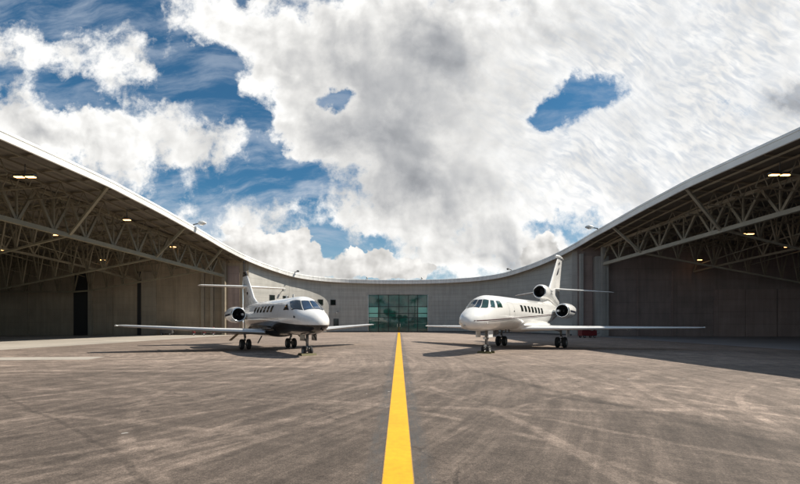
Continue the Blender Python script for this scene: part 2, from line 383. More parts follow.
    wear = k.ss(k.noise(o, 1.1, 5, .7), .34, .56)
    rg = random.Random(11)
    lights = []
    for i in range(13):
        r_ = rg.uniform(9, 30); a_ = rg.uniform(-.5, .9) + (math.pi if i % 2 else 0); px_ = rg.uniform(-7, 7); py_ = rg.uniform(5, 15)
        lights.append(ring(px_+r_*math.cos(a_), py_+r_*math.sin(a_), r_, rg.uniform(.05, .16)))
    lights += [line(-5.9, 6.3, -5.0, 9.8, .035), ring(-20, 19, 22.2, .10), ring(-20.3, 19, 22.0, .05), ring(-16, 22, 18.9, .09), ring(9, -4, 9.6, .12),
              ring(-14, -3, 10.8, .10), ring(-11, 14, 8.2, .14), ring(-4.5, 2, 7.6, .10), ring(14, 4, 8.5, .10), ring(-22, 8, 15.5, .12), ring(4, 30, 22, .16), ring(-2, 33, 21.5, .18),
              line(-9, 8.5, -2.2, 6.3, .13), line(-8.5, 5.2, -3, 9.8, .15), line(-4.2, 4.2, -1, 7.2, .12), line(-12, 12, -5, 9, .22)]
    ls = lights[0]
    for q_ in lights[1:]: ls = k.m('MAXIMUM', ls, q_)
    f = k.m('MULTIPLY', f, k.m('ADD', 1, k.m('MULTIPLY', k.m('MULTIPLY', k.m('MULTIPLY', ls, wear), k.ss(y0, 7, 17, 1, .12)), .55)))
    darks = [line(-9.6, 10.2, -4.0, 5.78, .05), line(-4.0, 5.78, -2.4, 4.3, .06), line(-14, 13.5, -9.6, 10.2, .06), line(-3.3, 3.5, -6.3, 3.0, .04), line(3.2, 9.8, 5.2, 7.4, .16), line(5.6, 8.6, 4.4, 10.4, .2), line(6.2, 7.6, 5.4, 8.8, .25), line(-30, 29, 20, 30.4, .06), line(-30, 18, 12, 18.9, .05)]
    ds = darks[0]
    for q_ in darks[1:]: ds = k.m('MAXIMUM', ds, q_)
    f = k.m('MULTIPLY', f, k.m('SUBTRACT', 1, k.m('MULTIPLY', k.m('MULTIPLY', ds, k.ss(wear, 0, 1, .35, 1)), .30)))
    chips = k.ss(k.noise(o, 3.1, 2, .5), .765, .775)
    oil = k.ss(k.noise(o, .8, 3, .6), .66, .74)
    f = k.m('MULTIPLY', f, k.m('SUBTRACT', 1, k.m('MULTIPLY', oil, .15)))
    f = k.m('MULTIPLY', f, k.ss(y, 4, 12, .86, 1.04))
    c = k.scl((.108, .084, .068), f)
    # old black sealer either side of the line
    sl = k.m('MULTIPLY', k.ss(k.m('ABSOLUTE', k.m('ADD', x0, k.m('MULTIPLY', k.m('SUBTRACT', n_fine, .5), .10))), .30, .44, 1, 0), k.ss(y0, 62, 66, 1, 0))
    c = k.mix(k.m('MULTIPLY', sl, k.m('MULTIPLY', k.ss(k.noise(o, 2.2, 5, .7), .34, .58, .30, .95), k.ss(k.noise(k.vm('MULTIPLY', o, (16, 1.4, 1)), 1, 5, .7), .36, .6, 1, .35))), c, C(.080, .076, .073))
    c = k.mix(chips, c, C(.4, .38, .35))
    k.l.new(c, p.inputs['Base Color'])
    p.inputs['Roughness'].default_value = .85; p.inputs['Specular IOR Level'].default_value = .35
    b = k.new('ShaderNodeBump'); b.inputs['Strength'].default_value = .5; b.inputs['Distance'].default_value = .012
    k.l.new(k.m('ADD', n_gr, k.m('MULTIPLY', n_fine, .6)), b.inputs['Height']); k.l.new(b.outputs[0], p.inputs['Normal'])
    return m
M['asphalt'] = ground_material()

def concrete_material(name, base):
    m = bpy.data.materials.new(name); m.use_nodes = True
    k = NT(m.node_tree); p = k.n['Principled BSDF']
    o = k.new('ShaderNodeTexCoord').outputs['Object']; x, y, z = k.sep(o)
    f = k.ss(k.noise(o, .25, 6, .65), .3, .7, .82, 1.15)
    f = k.m('MULTIPLY', f, k.ss(k.noise(o, 6, 5, .7), .3, .7, .9, 1.1))
    g = k.m('MINIMUM', k.ss(k.m('PINGPONG', k.m('DIVIDE', x, 5.), .5), 0, .007), k.ss(k.m('PINGPONG', k.m('DIVIDE', y, 5.), .5), 0, .007))
    f = k.m('MULTIPLY', f, k.m('ADD', .65, k.m('MULTIPLY', g, .35)))
    k.l.new(k.scl(base, f), p.inputs['Base Color']); p.inputs['Roughness'].default_value = .6
    return m
M['concrete'] = concrete_material('hangar concrete', (.40, .36, .31))
M['concrete_shaded'] = concrete_material('shaded hangar concrete', (.25, .245, .245))  # same floor concrete, its shade put into a darker, greyer colour
def yellow_material():
    m = bpy.data.materials.new('worn yellow line paint'); m.use_nodes = True
    k = NT(m.node_tree); p = k.n['Principled BSDF']
    o = k.new('ShaderNodeTexCoord').outputs['Object']; x, y, z = k.sep(o)
    n = k.noise(o, 9, 6, .7)
    f = k.m('MULTIPLY', k.ss(n, .3, .7, .9, 1.08), k.ss(k.noise(o, 1.2, 4, .6), .3, .7, .92, 1.06))
    c = k.scl((.74, .375, .005), f)
    edge = k.ss(k.m('ABSOLUTE', x), .150, .164)
    wear = k.ss(k.m('ADD', k.noise(o, 30, 4, .7), k.m('MULTIPLY', edge, .30)), .62, .72)
    c = k.mix(k.m('MULTIPLY', wear, .7), c, C(.15, .12, .09))
    k.l.new(c, p.inputs['Base Color']); p.inputs['Roughness'].default_value = .6
    return m
M['yellow'] = yellow_material()

# ------------------------------------------------------------------ mesh helpers
class MB:
    def __init__(s): s.v = []; s.f = []; s.sm = []
    def add(s, verts, faces, smooth=False):
        b = len(s.v); s.v += [tuple(p) for p in verts]
        s.f += [tuple(i+b for i in f) for f in faces]; s.sm += [smooth]*len(faces)
    def box(s, c, size, rz=0):
        x, y, z = (k/2 for k in size); ca, sa = math.cos(rz), math.sin(rz)
        P = [(i*x, j*y, k*z) for k in (-1, 1) for j in (-1, 1) for i in (-1, 1)]
        P = [(c[0]+p[0]*ca-p[1]*sa, c[1]+p[0]*sa+p[1]*ca, c[2]+p[2]) for p in P]
        s.add(P, [(0, 2, 3, 1), (4, 5, 7, 6), (0, 1, 5, 4), (2, 6, 7, 3), (0, 4, 6, 2), (1, 3, 7, 5)]); return s
    def bar(s, a, b, wd, ht=None, up=(0, 0, 1)):
        ht = ht or wd; a = Vector(a); b = Vector(b); dr = (b-a).normalized()
        side = dr.cross(Vector(up))
        if side.length < 1e-4: side = dr.cross(Vector((1, 0, 0)))
        side.normalize(); u_ = side.cross(dr)
        P = [e+side*i*wd/2+u_*j*ht/2 for e in (a, b) for (i, j) in ((-1, -1), (1, -1), (1, 1), (-1, 1))]
        s.add(P, [(3, 2, 1, 0), (4, 5, 6, 7), (0, 1, 5, 4), (1, 2, 6, 5), (2, 3, 7, 6), (3, 0, 4, 7)]); return s
    def tube(s, pts, rads, n=12, caps=True, smooth=True):
        pts = [Vector(p) for p in pts]
        if not hasattr(rads, '__len__'): rads = [rads]*len(pts)
        b = len(s.v); ref = None
        for i, p in enumerate(pts):
            dr = (pts[min(i+1, len(pts)-1)]-pts[max(i-1, 0)]).normalized()
            if ref is None:
                ref = dr.cross(Vector((0, 0, 1)))
                if ref.length < .1: ref = dr.cross(Vector((1, 0, 0)))
            ref = (ref-dr*ref.dot(dr)).normalized(); bi = dr.cross(ref)
            for j in range(n):
                a = 2*math.pi*j/n; q = p+(ref*math.cos(a)+bi*math.sin(a))*rads[i]; s.v.append(tuple(q))
        for i in range(len(pts)-1):
            for j in range(n):
                s.f.append((b+i*n+j, b+i*n+(j+1) % n, b+(i+1)*n+(j+1) % n, b+(i+1)*n+j)); s.sm.append(smooth)
        if caps:
            s.f.append(tuple(b+j for j in reversed(range(n)))); s.sm.append(False)
            e = b+(len(pts)-1)*n; s.f.append(tuple(e+j for j in range(n))); s.sm.append(False)
        return s
    def grid(s, rows, smooth=True, close=False):
        nr, nc = len(rows), len(rows[0]); b = len(s.v)
        for r in rows: s.v += [tuple(p) for p in r]
        for i in range(nr-1):
            for j in range(nc if close else nc-1):
                s.f.append((b+i*nc+j, b+i*nc+(j+1) % nc, b+(i+1)*nc+(j+1) % nc, b+(i+1)*nc+j)); s.sm.append(smooth)
        return s
    def build(s, name, mat, parent=None, off=None):
        me = bpy.data.meshes.new(name)
        vv = s.v
        if off is not None: vv = [(p[0]-off[0], p[1]-off[1], p[2]-off[2]) for p in vv]
        me.from_pydata(vv, [], s.f); me.validate()
        bm = bmesh.new(); bm.from_mesh(me); bmesh.ops.recalc_face_normals(bm, faces=bm.faces); bm.to_mesh(me); bm.free()
        if len(me.polygons) == len(s.sm): me.polygons.foreach_set('use_smooth', s.sm)
        me.materials.append(M[mat] if isinstance(mat, str) else mat)
        o = bpy.data.objects.new(name, me); col.objects.link(o)
        if parent: o.parent = parent
        return o
def tag(o, label, cat, group=None, kind=None):
    if label: o['label'] = label
    if cat: o['category'] = cat
    if group: o['group'] = group
    if kind: o['kind'] = kind
    return o
def empty(name, loc, rz=0):
    o = bpy.data.objects.new(name, None); col.objects.link(o); o.location = loc; o.rotation_euler = (0, 0, rz); return o
def copy_tree(o, parent=None):
    c = o.copy(); col.objects.link(c); c.parent = parent
    for ch in list(o.children): copy_tree(ch, c)
    return c

# ------------------------------------------------------------------ ground and markings
def sheet(name, pts, z, mat):
    mb = MB(); mb.add([(x, y, z) for x, y in pts], [tuple(range(len(pts)))])
    o = mb.build(name, mat); o['kind'] = 'structure'; return o
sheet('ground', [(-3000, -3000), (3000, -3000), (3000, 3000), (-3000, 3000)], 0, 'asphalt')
mb = MB(); mb.add([(-.168, -1, 0), (.168, -1, 0), (.168, 66, 0), (-.168, 66, 0)], [(0, 1, 2, 3)])
o = mb.build('yellow_line', 'yellow'); o.location = (-.01, 0, .004); o['kind'] = 'structure'
sheet('hangar_floor', [(-24.4, -2), (-24.0, 20), (-22.2, 33), (-20.6, 54.4), (-51, 50.2), (-51, -2)], .004, 'concrete')
sheet('hangar_floor', [(23.6, -2), (51, -2), (51, 46.2), (22.0, 50.2), (22.6, 36), (23.3, 22)], .004, 'concrete_shaded')
sheet('concrete_patch', [(-22.2, 19.6), (-13.8, 20.2), (-13.5, 18.7), (-22.2, 17.9)], .004, 'concrete')

# ------------------------------------------------------------------ eave curve (measured), heights
EAVE = [(24.2, -4, 12.3), (24.0, 6, 12.3), (23.6, 15, 12.28), (23.0, 24.8, 12.2), (22.7, 29.1, 12.15), (22.3, 32.95, 12.02), (22.05, 35.3, 11.83), (21.75, 39, 11.55),
        (21.4, 43, 11.15), (21.0, 46.8, 10.72), (20.4, 50.6, 10.12), (19.3, 55.0, 9.42), (17.6, 59.4, 8.78), (15.2, 63.4, 8.20), (12.2, 66.6, 7.98), (8.6, 68.6, 7.90), (4.4, 69.2, 7.80), (0, 69.3, 7.76)]
ctrl = [Vector((-x, y, z)) for x, y, z in EAVE] + [Vector(p) for p in reversed(EAVE[:-1])]
def catmull(P, n):
    out = []
    for i in range(len(P)-1):
        p0, p1, p2, p3 = P[max(i-1, 0)], P[i], P[i+1], P[min(i+2, len(P)-1)]
        for k in range(n):
            q = k/n
            out.append(.5*((2*p1)+(-p0+p2)*q+(2*p0-5*p1+4*p2-p3)*q*q+(-p0+3*p1-3*p2+p3)*q**3))
    out.append(P[-1]); return out
NS = 6
eave = catmull(ctrl, NS)
def outward(i, P=eave):
    a = P[max(i-1, 0)]; b = P[min(i+1, len(P)-1)]; dr = (b-a); dr.z = 0; dr.normalize()
    return Vector((-dr.y, dr.x, 0))     # away from the courtyard
iL = 11*NS + 1          # left corner of the terminal
iR = len(eave)-1-10*NS-1  # right corner
def eave_at(dpx, side):
    """eave point on the ray |x|/y = dpx/430"""
    best = min((p for p in eave if p.x*side >= 0 and p.y > 0), key=lambda p: abs(abs(p.x)/p.y-dpx/430)); return best

# ------------------------------------------------------------------ buildings
T = empty('terminal_building', (0, 70, 0)); tag(T, 'curved grey clad terminal between the hangars with green glass entrance', 'building')
HL = empty('hangar', (-36, 50, 0)); tag(HL, 'open-fronted hangar with tan back wall and exposed roof trusses behind left jet', 'hangar')
HR = empty('hangar', (36, 48, 0)); tag(HR, 'shaded open-fronted hangar with dark red brown back wall behind right jet', 'hangar')
OT, OL, OR = (0, 70, 0), (-36, 50, 0), (36, 48, 0)

def fascia(rng, root, off):
    prof = [(.10, 0), (0, .02), (-.02, .40), (.03, .42), (.03, .45), (-.03, .47), (-.01, .64), (.10, .68), (1.6, .80), (1.6, .72), (.16, .6), (.14, .02)]
    rows = []
    for i in rng:
        n = outward(i); p = eave[i]
        rows.append([p+n*a+Vector((0, 0, z)) for a, z in prof])
    mb = MB(); mb.grid(rows, smooth=False, close=True)
    mb.add(rows[0], [tuple(range(len(prof)))]); mb.add(rows[-1], [tuple(range(len(prof)))])
    mb.build('fascia', 'fascia', root, off)
rngL = range(0, iL+1); rngT = range(iL, iR+1); rngR = range(iR, len(eave))
fascia(rngL, HL, OL); fascia(rngT, T, OT); fascia(rngR, HR, OR)

SL = .055
def ruled(rng, side):
    P = [eave[i] for i in rng]; out = []
    ymax = max(p.y for p in P); yc = 60.5 if side < 0 else 56.5
    for p in P:
        s = (p.y+4)/(ymax+4)
        q = Vector((side*53, -4+s*(yc+4), 0)); q.z = p.z-SL*(q-p).xy.length
        out.append((p, q))
    return out
RL = ruled(rngL, -1); RR = ruled(rngR, 1)
def roof_z(x, y):
    RU = RL if x < 0 else RR
    pr = None
    for p, q in sorted(RU, key=lambda a: a[0].y):
        s = (x-p.x)/(q.x-p.x); yl = p.y+(q.y-p.y)*s; z = p.z+(q.z-p.z)*s
        if yl >= y:
            if pr is None: return z
            f = (y-pr[0])/(yl-pr[0]); return pr[1]+(z-pr[1])*f
        pr = (yl, z)
    return pr[1]
def hangar_roof(RU, root, off):
    lo, hi = [], []
    for p, q in RU:
        n = (q-p); r_l, r_h = [], []
        for s in [0.006]+[k/12 for k in range(1, 13)]:
            c = p+n*s; r_l.append(c+Vector((0, 0, .26))); r_h.append(c+Vector((0, 0, .52)))
        lo.append(r_l); hi.append(r_h)
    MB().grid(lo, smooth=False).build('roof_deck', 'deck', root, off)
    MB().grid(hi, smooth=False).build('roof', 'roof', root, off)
hangar_roof(RL, HL, OL); hangar_roof(RR, HR, OR)
# terminal roof
rows_l, rows_h = [], []
for i in rngT:
    p = eave[i]; n = outward(i)
    q = Vector((p.x*1.42, 44+(p.y-44)*1.42, p.z))
    rows_l.append([p+n*.13+Vector((0, 0, .24)), q+Vector((0, 0, .24))]); rows_h.append([p+n*.3+Vector((0, 0, .60)), q+Vector((0, 0, .60))])
MB().grid(rows_l, smooth=False).build('soffit', 'eave_soffit', T, OT)
MB().grid(rows_h, smooth=False).build('roof', 'roof', T, OT)

# terminal wall: follows the eave, 0.85 m behind it; opening for the glass entrance
OV = .85
wallP = [eave[i]+outward(i)*OV for i in rngT]
GX0, GX1, GZ = -5.02, 4.70, 6.10
gy = 70.28
def wall_sheet(P, z0f, z1f, name, mat, root, off, th=.25):
    rows_f, rows_b = [], []
    for i, p in enumerate(P):
        n = outward(i, P)
        rows_f.append([Vector((p.x, p.y, z0f(p))), Vector((p.x, p.y, z1f(p)))])
        rows_b.append([Vector((p.x, p.y, z0f(p)))+n*th, Vector((p.x, p.y, z1f(p)))+n*th])
    mb = MB(); mb.grid(rows_f, smooth=False); mb.grid(rows_b, smooth=False)
    k = len(P)
    mb.grid([[a[1] for a in rows_f], [a[1] for a in rows_b]], smooth=False)
    mb.grid([[a[0] for a in rows_f], [a[0] for a in rows_b]], smooth=False)
    for e in (0, -1): mb.add([rows_f[e][0], rows_f[e][1], rows_b[e][1], rows_b[e][0]], [(0, 1, 2, 3)])
    return mb.build(name, mat, root, off)
def lerp_x(P, x):
    for a, b in zip(P, P[1:]):
        if a.x <= x <= b.x: return a+(b-a)*((x-a.x)/(b.x-a.x))
dense = []
for a, b in zip(wallP, wallP[1:]):
    for k in range(3): dense.append(a+(b-a)*k/3)
dense.append(wallP[-1])
wl = [p for p in dense if p.x < GX0]+[lerp_x(dense, GX0)]
wm = [lerp_x(dense, GX0)]+[p for p in dense if GX0 < p.x < GX1]+[lerp_x(dense, GX1)]
wr = [lerp_x(dense, GX1)]+[p for p in dense if p.x > GX1]
top = lambda p: p.z+.235
for P, z0, nm in ((wl, lambda p: 0, 'wall'), (wm, lambda p: GZ, 'wall'), (wr, lambda p: 0, 'wall')):
    wall_sheet(P, z0, top, nm, 'facade', T, OT)
p = wallP[-1]; MB().box((p.x+.12, p.y+.15, (p.z+.23)/2), (.7, .7, p.z+.2), -.6).build('corner_post', 'pilaster', T, OT)
p = wallP[0]; MB().box((p.x-.12, p.y+.25, (p.z+.23)/2), (.5, .5, p.z+.2), .6).build('corner_post', 'pilaster_tan', T, OT)
# dark plinth line and base gutter
for P in (wl, wr):
    Q = [p-outward(i, P)*.02 for i, p in enumerate(P)]
    wall_sheet(Q, lambda p: 0.004, lambda p: .16, 'plinth', 'trim', T, OT, .02)
# glass entrance
ENT = MB(); ENT.box(((GX0+GX1)/2, gy+.1, GZ/2), (GX1-GX0-.02, .06, GZ-.02))
ent = ENT.build('glass_entrance', 'curtain', T, OT); ent['label'] = 'green curtain wall entrance'
yf = gy+.02
def emb(name, mb, mat): return mb.build(name, mat, ent, OT)
for X in (GX0+.05, -3.35, -1.72, 0.0, 1.55, 3.05, GX1-.05):
    emb('mullion', MB().box((X, yf, GZ/2), (.09, .12, GZ)), 'mullion')
for Z in (.08, 2.35, 3.05, 4.15, GZ-.05):
    emb('transom', MB().box(((GX0+GX1)/2, yf+.012, Z), (GX1-GX0-.1, .10, .08)), 'mullion')
for X, wd in ((-4.18, 1.5), (3.87, 1.45)):
    for Z, h_ in ((2.70, .58), (3.58, .92)):
        emb('jade_panel', MB().box((X, yf+.03, Z), (wd, .05, h_)), 'jade')
for X in (-.88, .80):
    fr = emb('door', MB().box((X, yf+.03, 1.2), (1.55, .05, 2.25)), 'curtain')
    MB().box((X+(.62 if X < 0 else -.62), yf-.03, 1.1), (.04, .05, .5)).build('handle', 'metal_lip', fr, OT)
# square windows in the sunlit left part and a small one low down
def wall_hit(px):
    rr = (px-399)/430
    for a, b in zip(dense, dense[1:]):
        f0 = a.x-rr*a.y; f1 = b.x-rr*b.y
        if f0 <= 0 <= f1 or f1 <= 0 <= f0:
            s = f0/(f0-f1) if f0 != f1 else 0; return a+(b-a)*s, (b-a).normalized()
for PX, Zc, wd, hh in ((272, 4.95, .95, .95), (285.5, 4.95, .95, .95), (320.5, 4.75, .82, .82), (333, 4.75, .82, .82), (336, 1.55, .8, 1.15)):
    X = wall_hit(PX)[0].x; p = lerp_x(dense, X); q = lerp_x(dense, X+.3); dr = (q-p); dr.z = 0; dr.normalize(); rz = math.atan2(dr.y, dr.x)
    nrm = Vector((-dr.y, dr.x, 0)); c = Vector((p.x, p.y, Zc))
    mb = MB()
    for a, b in ((-1, 0), (1, 0)): mb.box(c+dr*a*wd/2-nrm*.02, (.07, .10, hh+.07), rz)
    for b in (-1, 1): mb.box(c+Vector((0, 0, b*hh/2))-nrm*.02, (wd-.07, .10, .07), rz)
    wo = mb.build('window', 'shutter', T, OT)
    MB().box(c-nrm*.012, (wd-.06, .05, hh-.06), rz).build('pane', 'win_glass', wo, OT)
# thin ledge line on the lit wall
# ---- hangar back walls
def back_wall(P, mat, root, off, th=.3):
    P = [Vector((x, y, 0)) for x, y in P]; Q = []
    for a, b in zip(P, P[1:]):
        n = max(1, int((b-a).length/2))
        for k in range(n): Q.append(a+(b-a)*k/n)
    Q.append(P[-1])
    rows = [[Vector((p.x, p.y, 0)), Vector((p.x, p.y, roof_z(p.x, p.y)+.24))] for p in Q]
    mb = MB(); mb.grid(rows, smooth=False)
    return mb.build('wall', mat, root, off)
BL = lambda x: 55.3+(x+20.1)*(55.3-50.6)/(51.5-20.1)      # back wall line, left
BR = lambda x: 50.6-(x-21.0)*(50.6-46.6)/(51.5-21.0)      # back wall line, right
back_wall([(-20.1, 55.3), (-51.5, BL(-51.5))], 'hangar_wall_warm', HL, OL)
back_wall([(-51.5, BL(-51.5)), (-51.5, -3)], 'hangar_wall_warm', HL, OL)
back_wall([(21.0, 50.6), (51.5, BR(51.5))], 'hangar_wall_dark', HR, OR)
back_wall([(51.5, BR(51.5)), (51.5, -3)], 'hangar_wall_dark', HR, OR)
# wall features, left: doorways as flat panels with painted shade, pilasters, lighter bay
def on_wall(x0, x1, z0, z1, name, mat, root, off, line, proud=.12):
    y0, y1 = line(x0)-proud/2-.004, line(x1)-proud/2-.004
    c = ((x0+x1)/2, (y0+y1)/2, (z0+z1)/2); rz = math.atan2(y1-y0, x1-x0)
    return MB().box(c, (math.hypot(x1-x0, y1-y0), proud, z1-z0), rz).build(name, mat, root, off)
on_wall(-39.6, -38.0, 0, 7.6, 'doorway', 'gap_shade', HL, OL, BL, .06)
on_wall(-37.9, -37.5, 0, 7.6, 'pilaster', 'pilaster_tan', HL, OL, BL, .3)
on_wall(-32.0, -30.3, 0, 7.9, 'wall_bay', 'pilaster_tan', HL, OL, BL, .14)
on_wall(-32.5, -32.1, 0, 7.9, 'doorway', 'gap_shade', HL, OL, BL, .06)
for X in (-25.0, -23.9, -22.4): on_wall(X, X+.34, 0, 8.6, 'pilaster', 'pilaster_tan', HL, OL, BL, .35)
on_wall(-21.9, -20.5, 0, 8.8, 'recess', 'hangar_wall_dark', HL, OL, BL, .06)
for X in (-48, -44.5, -35.2, -28.2): on_wall(X, X+.08, 0, 7, 'pilaster', 'hangar_wall_warm', HL, OL, BL, .12)
# right: corner column, recess, column, door leaves
on_wall(21.15, 21.5, 0, 9.6, 'pilaster', 'pilaster', HR, OR, BR, .5)
on_wall(21.55, 22.6, 0, 9.4, 'recess', 'door_leaf', HR, OR, BR, .06)
on_wall(22.7, 24.1, 0, 9.2, 'column', 'pilaster', HR, OR, BR, .9)
for k, X in enumerate((35.6, 38.8, 42.0, 45.2)): on_wall(X, X+3.14, 0, 5.3, 'door_leaf', 'door_leaf', HR, OR, BR, .16)
for X in (27.5, 31.2): on_wall(X, X+.10, 0, 7.5, 'pilaster', 'door_leaf', HR, OR, BR, .14)

# ---- trusses
def add_truss(root, off, A, B, zb, zt, step, chord, web, mats, verticals=True):
    """A,B plan end points; zb(s), zt(s) heights of bottom and top chord at s in 0..1"""
    L = math.hypot(B[0]-A[0], B[1]-A[1]); n = max(3, int(round(L/step)))
    mid = ((A[0]+B[0])/2, (A[1]+B[1])/2, 0)
    tr = bpy.data.objects.new('roof_truss', None); col.objects.link(tr); tr.parent = root
    tr.location = (mid[0]-off[0], mid[1]-off[1], -off[2])
    P = lambda s, z: Vector((A[0]+(B[0]-A[0])*s, A[1]+(B[1]-A[1])*s, z))
    for nm, zf, wd in (('bottom_chord', zb, chord), ('top_chord', zt, chord*.8)):
        mb = MB()
        mb.tube([P(i/n, zf(i/n)) for i in range(n+1)], wd/2*1.25, 4, smooth=False) if False else None
        for i in range(n): mb.bar(P(i/n, zf(i/n)), P((i+1)/n, zf((i+1)/n)), wd, wd)
        mb.build(nm, mats[0], tr, mid)
    for i in range(n):
        a, b, c = i/n, (i+.5)/n, (i+1)/n
        MB().bar(P(a, zb(a)), P(b, zt(b)), web, web).build('diagonal', mats[1], tr, mid)
        MB().bar(P(b, zt(b)), P(c, zb(c)), web, web).build('diagonal', mats[1], tr, mid)
        if verticals and i: MB().bar(P(a, zb(a)), P(a, zt(a)), web*.7, web*.7).build('vertical', mats[1], tr, mid)
    return tr
gX = lambda y: 23.3+.26*(50-y)
def node(dpx): y = 36.3/(dpx/430+.26); return gX(y), y
for side, root, off, yend, ratio, nodes, line in ((-1, HL, OL, 54.6, .262, (195, 244, 330, 440), BL), (1, HR, OR, 49.6, .283, (243, 325, 440), BR)):
    ms, ml = ('steel_brown', 'steel_olive') if side < 0 else ('steel', 'steel_light')
    A = (side*gX(6), 6); B = (side*gX(yend), yend)
    zb = lambda s: CAM_H+ratio*gX(6+(yend-6)*s)
    zt = lambda s: min(CAM_H+.372*gX(6+(yend-6)*s), roof_z(side*gX(6+(yend-6)*s), 6+(yend-6)*s)+.05)
    add_truss(root, off, A, B, zb, zt, 2.7, .34, .18, (ml, ms))
    # inner girder
    A2 = (side*(gX(6)+8), 10); B2 = (side*(gX(yend)+10), line(side*(gX(yend)+10))-.25)
    L2 = lambda s: (A2[0]+(B2[0]-A2[0])*s, A2[1]+(B2[1]-A2[1])*s)
    add_truss(root, off, A2, B2, lambda s: roof_z(*L2(s))-2.7, lambda s: roof_z(*L2(s))+.05, 2.5, .2, .12, (ms, ms))
    for dn in nodes:
        x, y = node(dn)
        # radial truss towards the back corner
        tmax = 0; gy_, drop = {195: (0., .173), 244: (.1, .175), 243: (.1, .16)}.get(dn, (.24, .157))
        while tmax < 26:
            xx, yy_ = x+tmax, y+gy_*tmax
            if yy_ > line(side*xx)-.3 or abs(xx) > 51: break
            tmax += .5
        if tmax > 4:
            Aa = (side*x, y); Bb = (side*(x+tmax), y+gy_*tmax); z0 = CAM_H+ratio*x
            LL = lambda s: (Aa[0]+(Bb[0]-Aa[0])*s, Aa[1]+(Bb[1]-Aa[1])*s)
            add_truss(root, off, Aa, Bb, lambda s: max(z0-drop*tmax*s, 5.2), lambda s: roof_z(*LL(s))+.08, 1.9, .16, .11, (ml, ms))
    # knee braces from the girder out to the eave
    for dn, de in (((195, 172), (244, 210), (330, 286)) if side < 0 else ((243, 209), (322, 281))):
        x, y = node(dn); e = eave_at(de, side)
        MB().bar((side*x, y, CAM_H+ratio*x), (e.x+side*.4, e.y, e.z+.15), .2, .2).build('brace', ml, root, off)
    # joists under the deck, fanning out from the eave, and purlins parallel to it
    RU = RL if side < 0 else RR
    sel = sorted(RU, key=lambda a: a[0].y)
    lst = [0]
    for i in range(1, len(sel)):
        if (sel[i][0]-sel[lst[-1]][0]).length > 2.0: lst.append(i)
    for i in lst:
        p, q = sel[i]
        mb = MB(); a0 = p+(q-p)*.015; nseg = int((q-p).length/1.1); dep = Vector((0, 0, -.95)); up_ = Vector((0, 0, .14))
        mb.bar(a0+up_, q+up_, .09, .12); mb.bar(a0+(q-p)*.06+dep, q+dep, .07, .08)
        for j in range(nseg):
            s0, s1, s2 = (j/nseg, (j+.5)/nseg, (j+1)/nseg); A_ = a0+(q-a0)*(.06+.94*s0); B_ = a0+(q-a0)*(.06+.94*s1); C_ = a0+(q-a0)*(.06+.94*s2)
            mb.bar(A_+dep, B_+up_, .05, .05); mb.bar(B_+up_, C_+dep, .05, .05)
        mb.build('joist', ms, root, off)
    for s in (.03, .07, .12, .17, .23, .29, .36, .43, .5, .58, .66, .75, .84, .93):
        mb = MB(); pts = [p+(q-p)*s+Vector((0, 0, -.04)) for p, q in sel]
        for a, b in zip(pts, pts[1:]): mb.bar(a, b, .08, .14)
        mb.build('purlin', ms, root, off)
    # tie rods and pipe runs hung below the joists
    for s in (.40, .55, .70):
        mb = MB(); pts = [p+(q-p)*s+Vector((0, 0, -1.5-s)) for p, q in sel[8:]]
        mb.tube(pts[::2], .05, 6).build('pipe', ml, root, off)
    # front column at the inner end of the girder
    MB().bar((side*gX(yend-.2), yend-.2, 0), (side*gX(yend-.2), yend-.2, CAM_H+.37*gX(yend)), .4, .4).build('column', 'pilaster_tan' if side < 0 else 'pilaster', root, off)

# ---- lit lamps under the hangar roofs
def hangar_lamp(px, py, Z, twin, side_label):
    y = (Z-CAM_H)*430/(322-py); x = (px-399)/430*y
    root = empty('hangar_lamp', (x, y, Z), 0); tag(root, side_label, 'ceiling lamp', 'lit lamps under the hangar roofs')
    zr = roof_z(x, y)-Z
    for k in ((-.38, .38) if twin else (0,)):
        MB().box((k, 0, .09), (.62, .3, .14)).build('housing', 'lamp_body', root)
        MB().box((k, 0, .0), (.54, .24, .05)).build('lens', 'lit', root)
    MB().bar((0, 0, .16), (0, 0, zr), .04).build('stem', 'lamp_body', root)
    if twin: MB().bar((-.7, 0, .18), (.7, 0, .18), .06).build('crossbar', 'lamp_body', root)
for a in ((25, 177, 11.2, True, 'twin warm lamp nearest the camera under the left hangar roof'),
          (127, 220, 10.6, False, 'lamp beside the left roof edge above the middle knee brace'),
          (173, 247, 9.7, False, 'lamp under the left roof edge nearest the terminal'),
          (54, 235, 9.4, False, 'lamp tucked behind the big left girder'),
          (4, 250, 8.3, False, 'lamp at the far left border under the hangar roof'),
          (102, 260, 8.7, False, 'lamp low among the left hangar trusses'),
          (49, 277, 7.2, False, 'lowest lamp before the tan wall left of the doorway'),
          (141, 276, 7.6, False, 'orange lamp just above the lighter bay of the tan wall'),
          (780, 175, 11.2, True, 'twin warm lamp nearest the camera under the right hangar roof'),
          (746, 234, 9.6, True, 'small twin lamp hanging beside the right girder'),
          (788, 247, 8.9, False, 'lamp at the far right border under the hangar roof'),
          (699, 260, 8.5, False, 'lamp behind the trusses left of the twin lamp in right hangar'),
          (748, 276, 7.3, False, 'lowest lamp above the brown door leaves in right hangar')):
    hangar_lamp(*a)

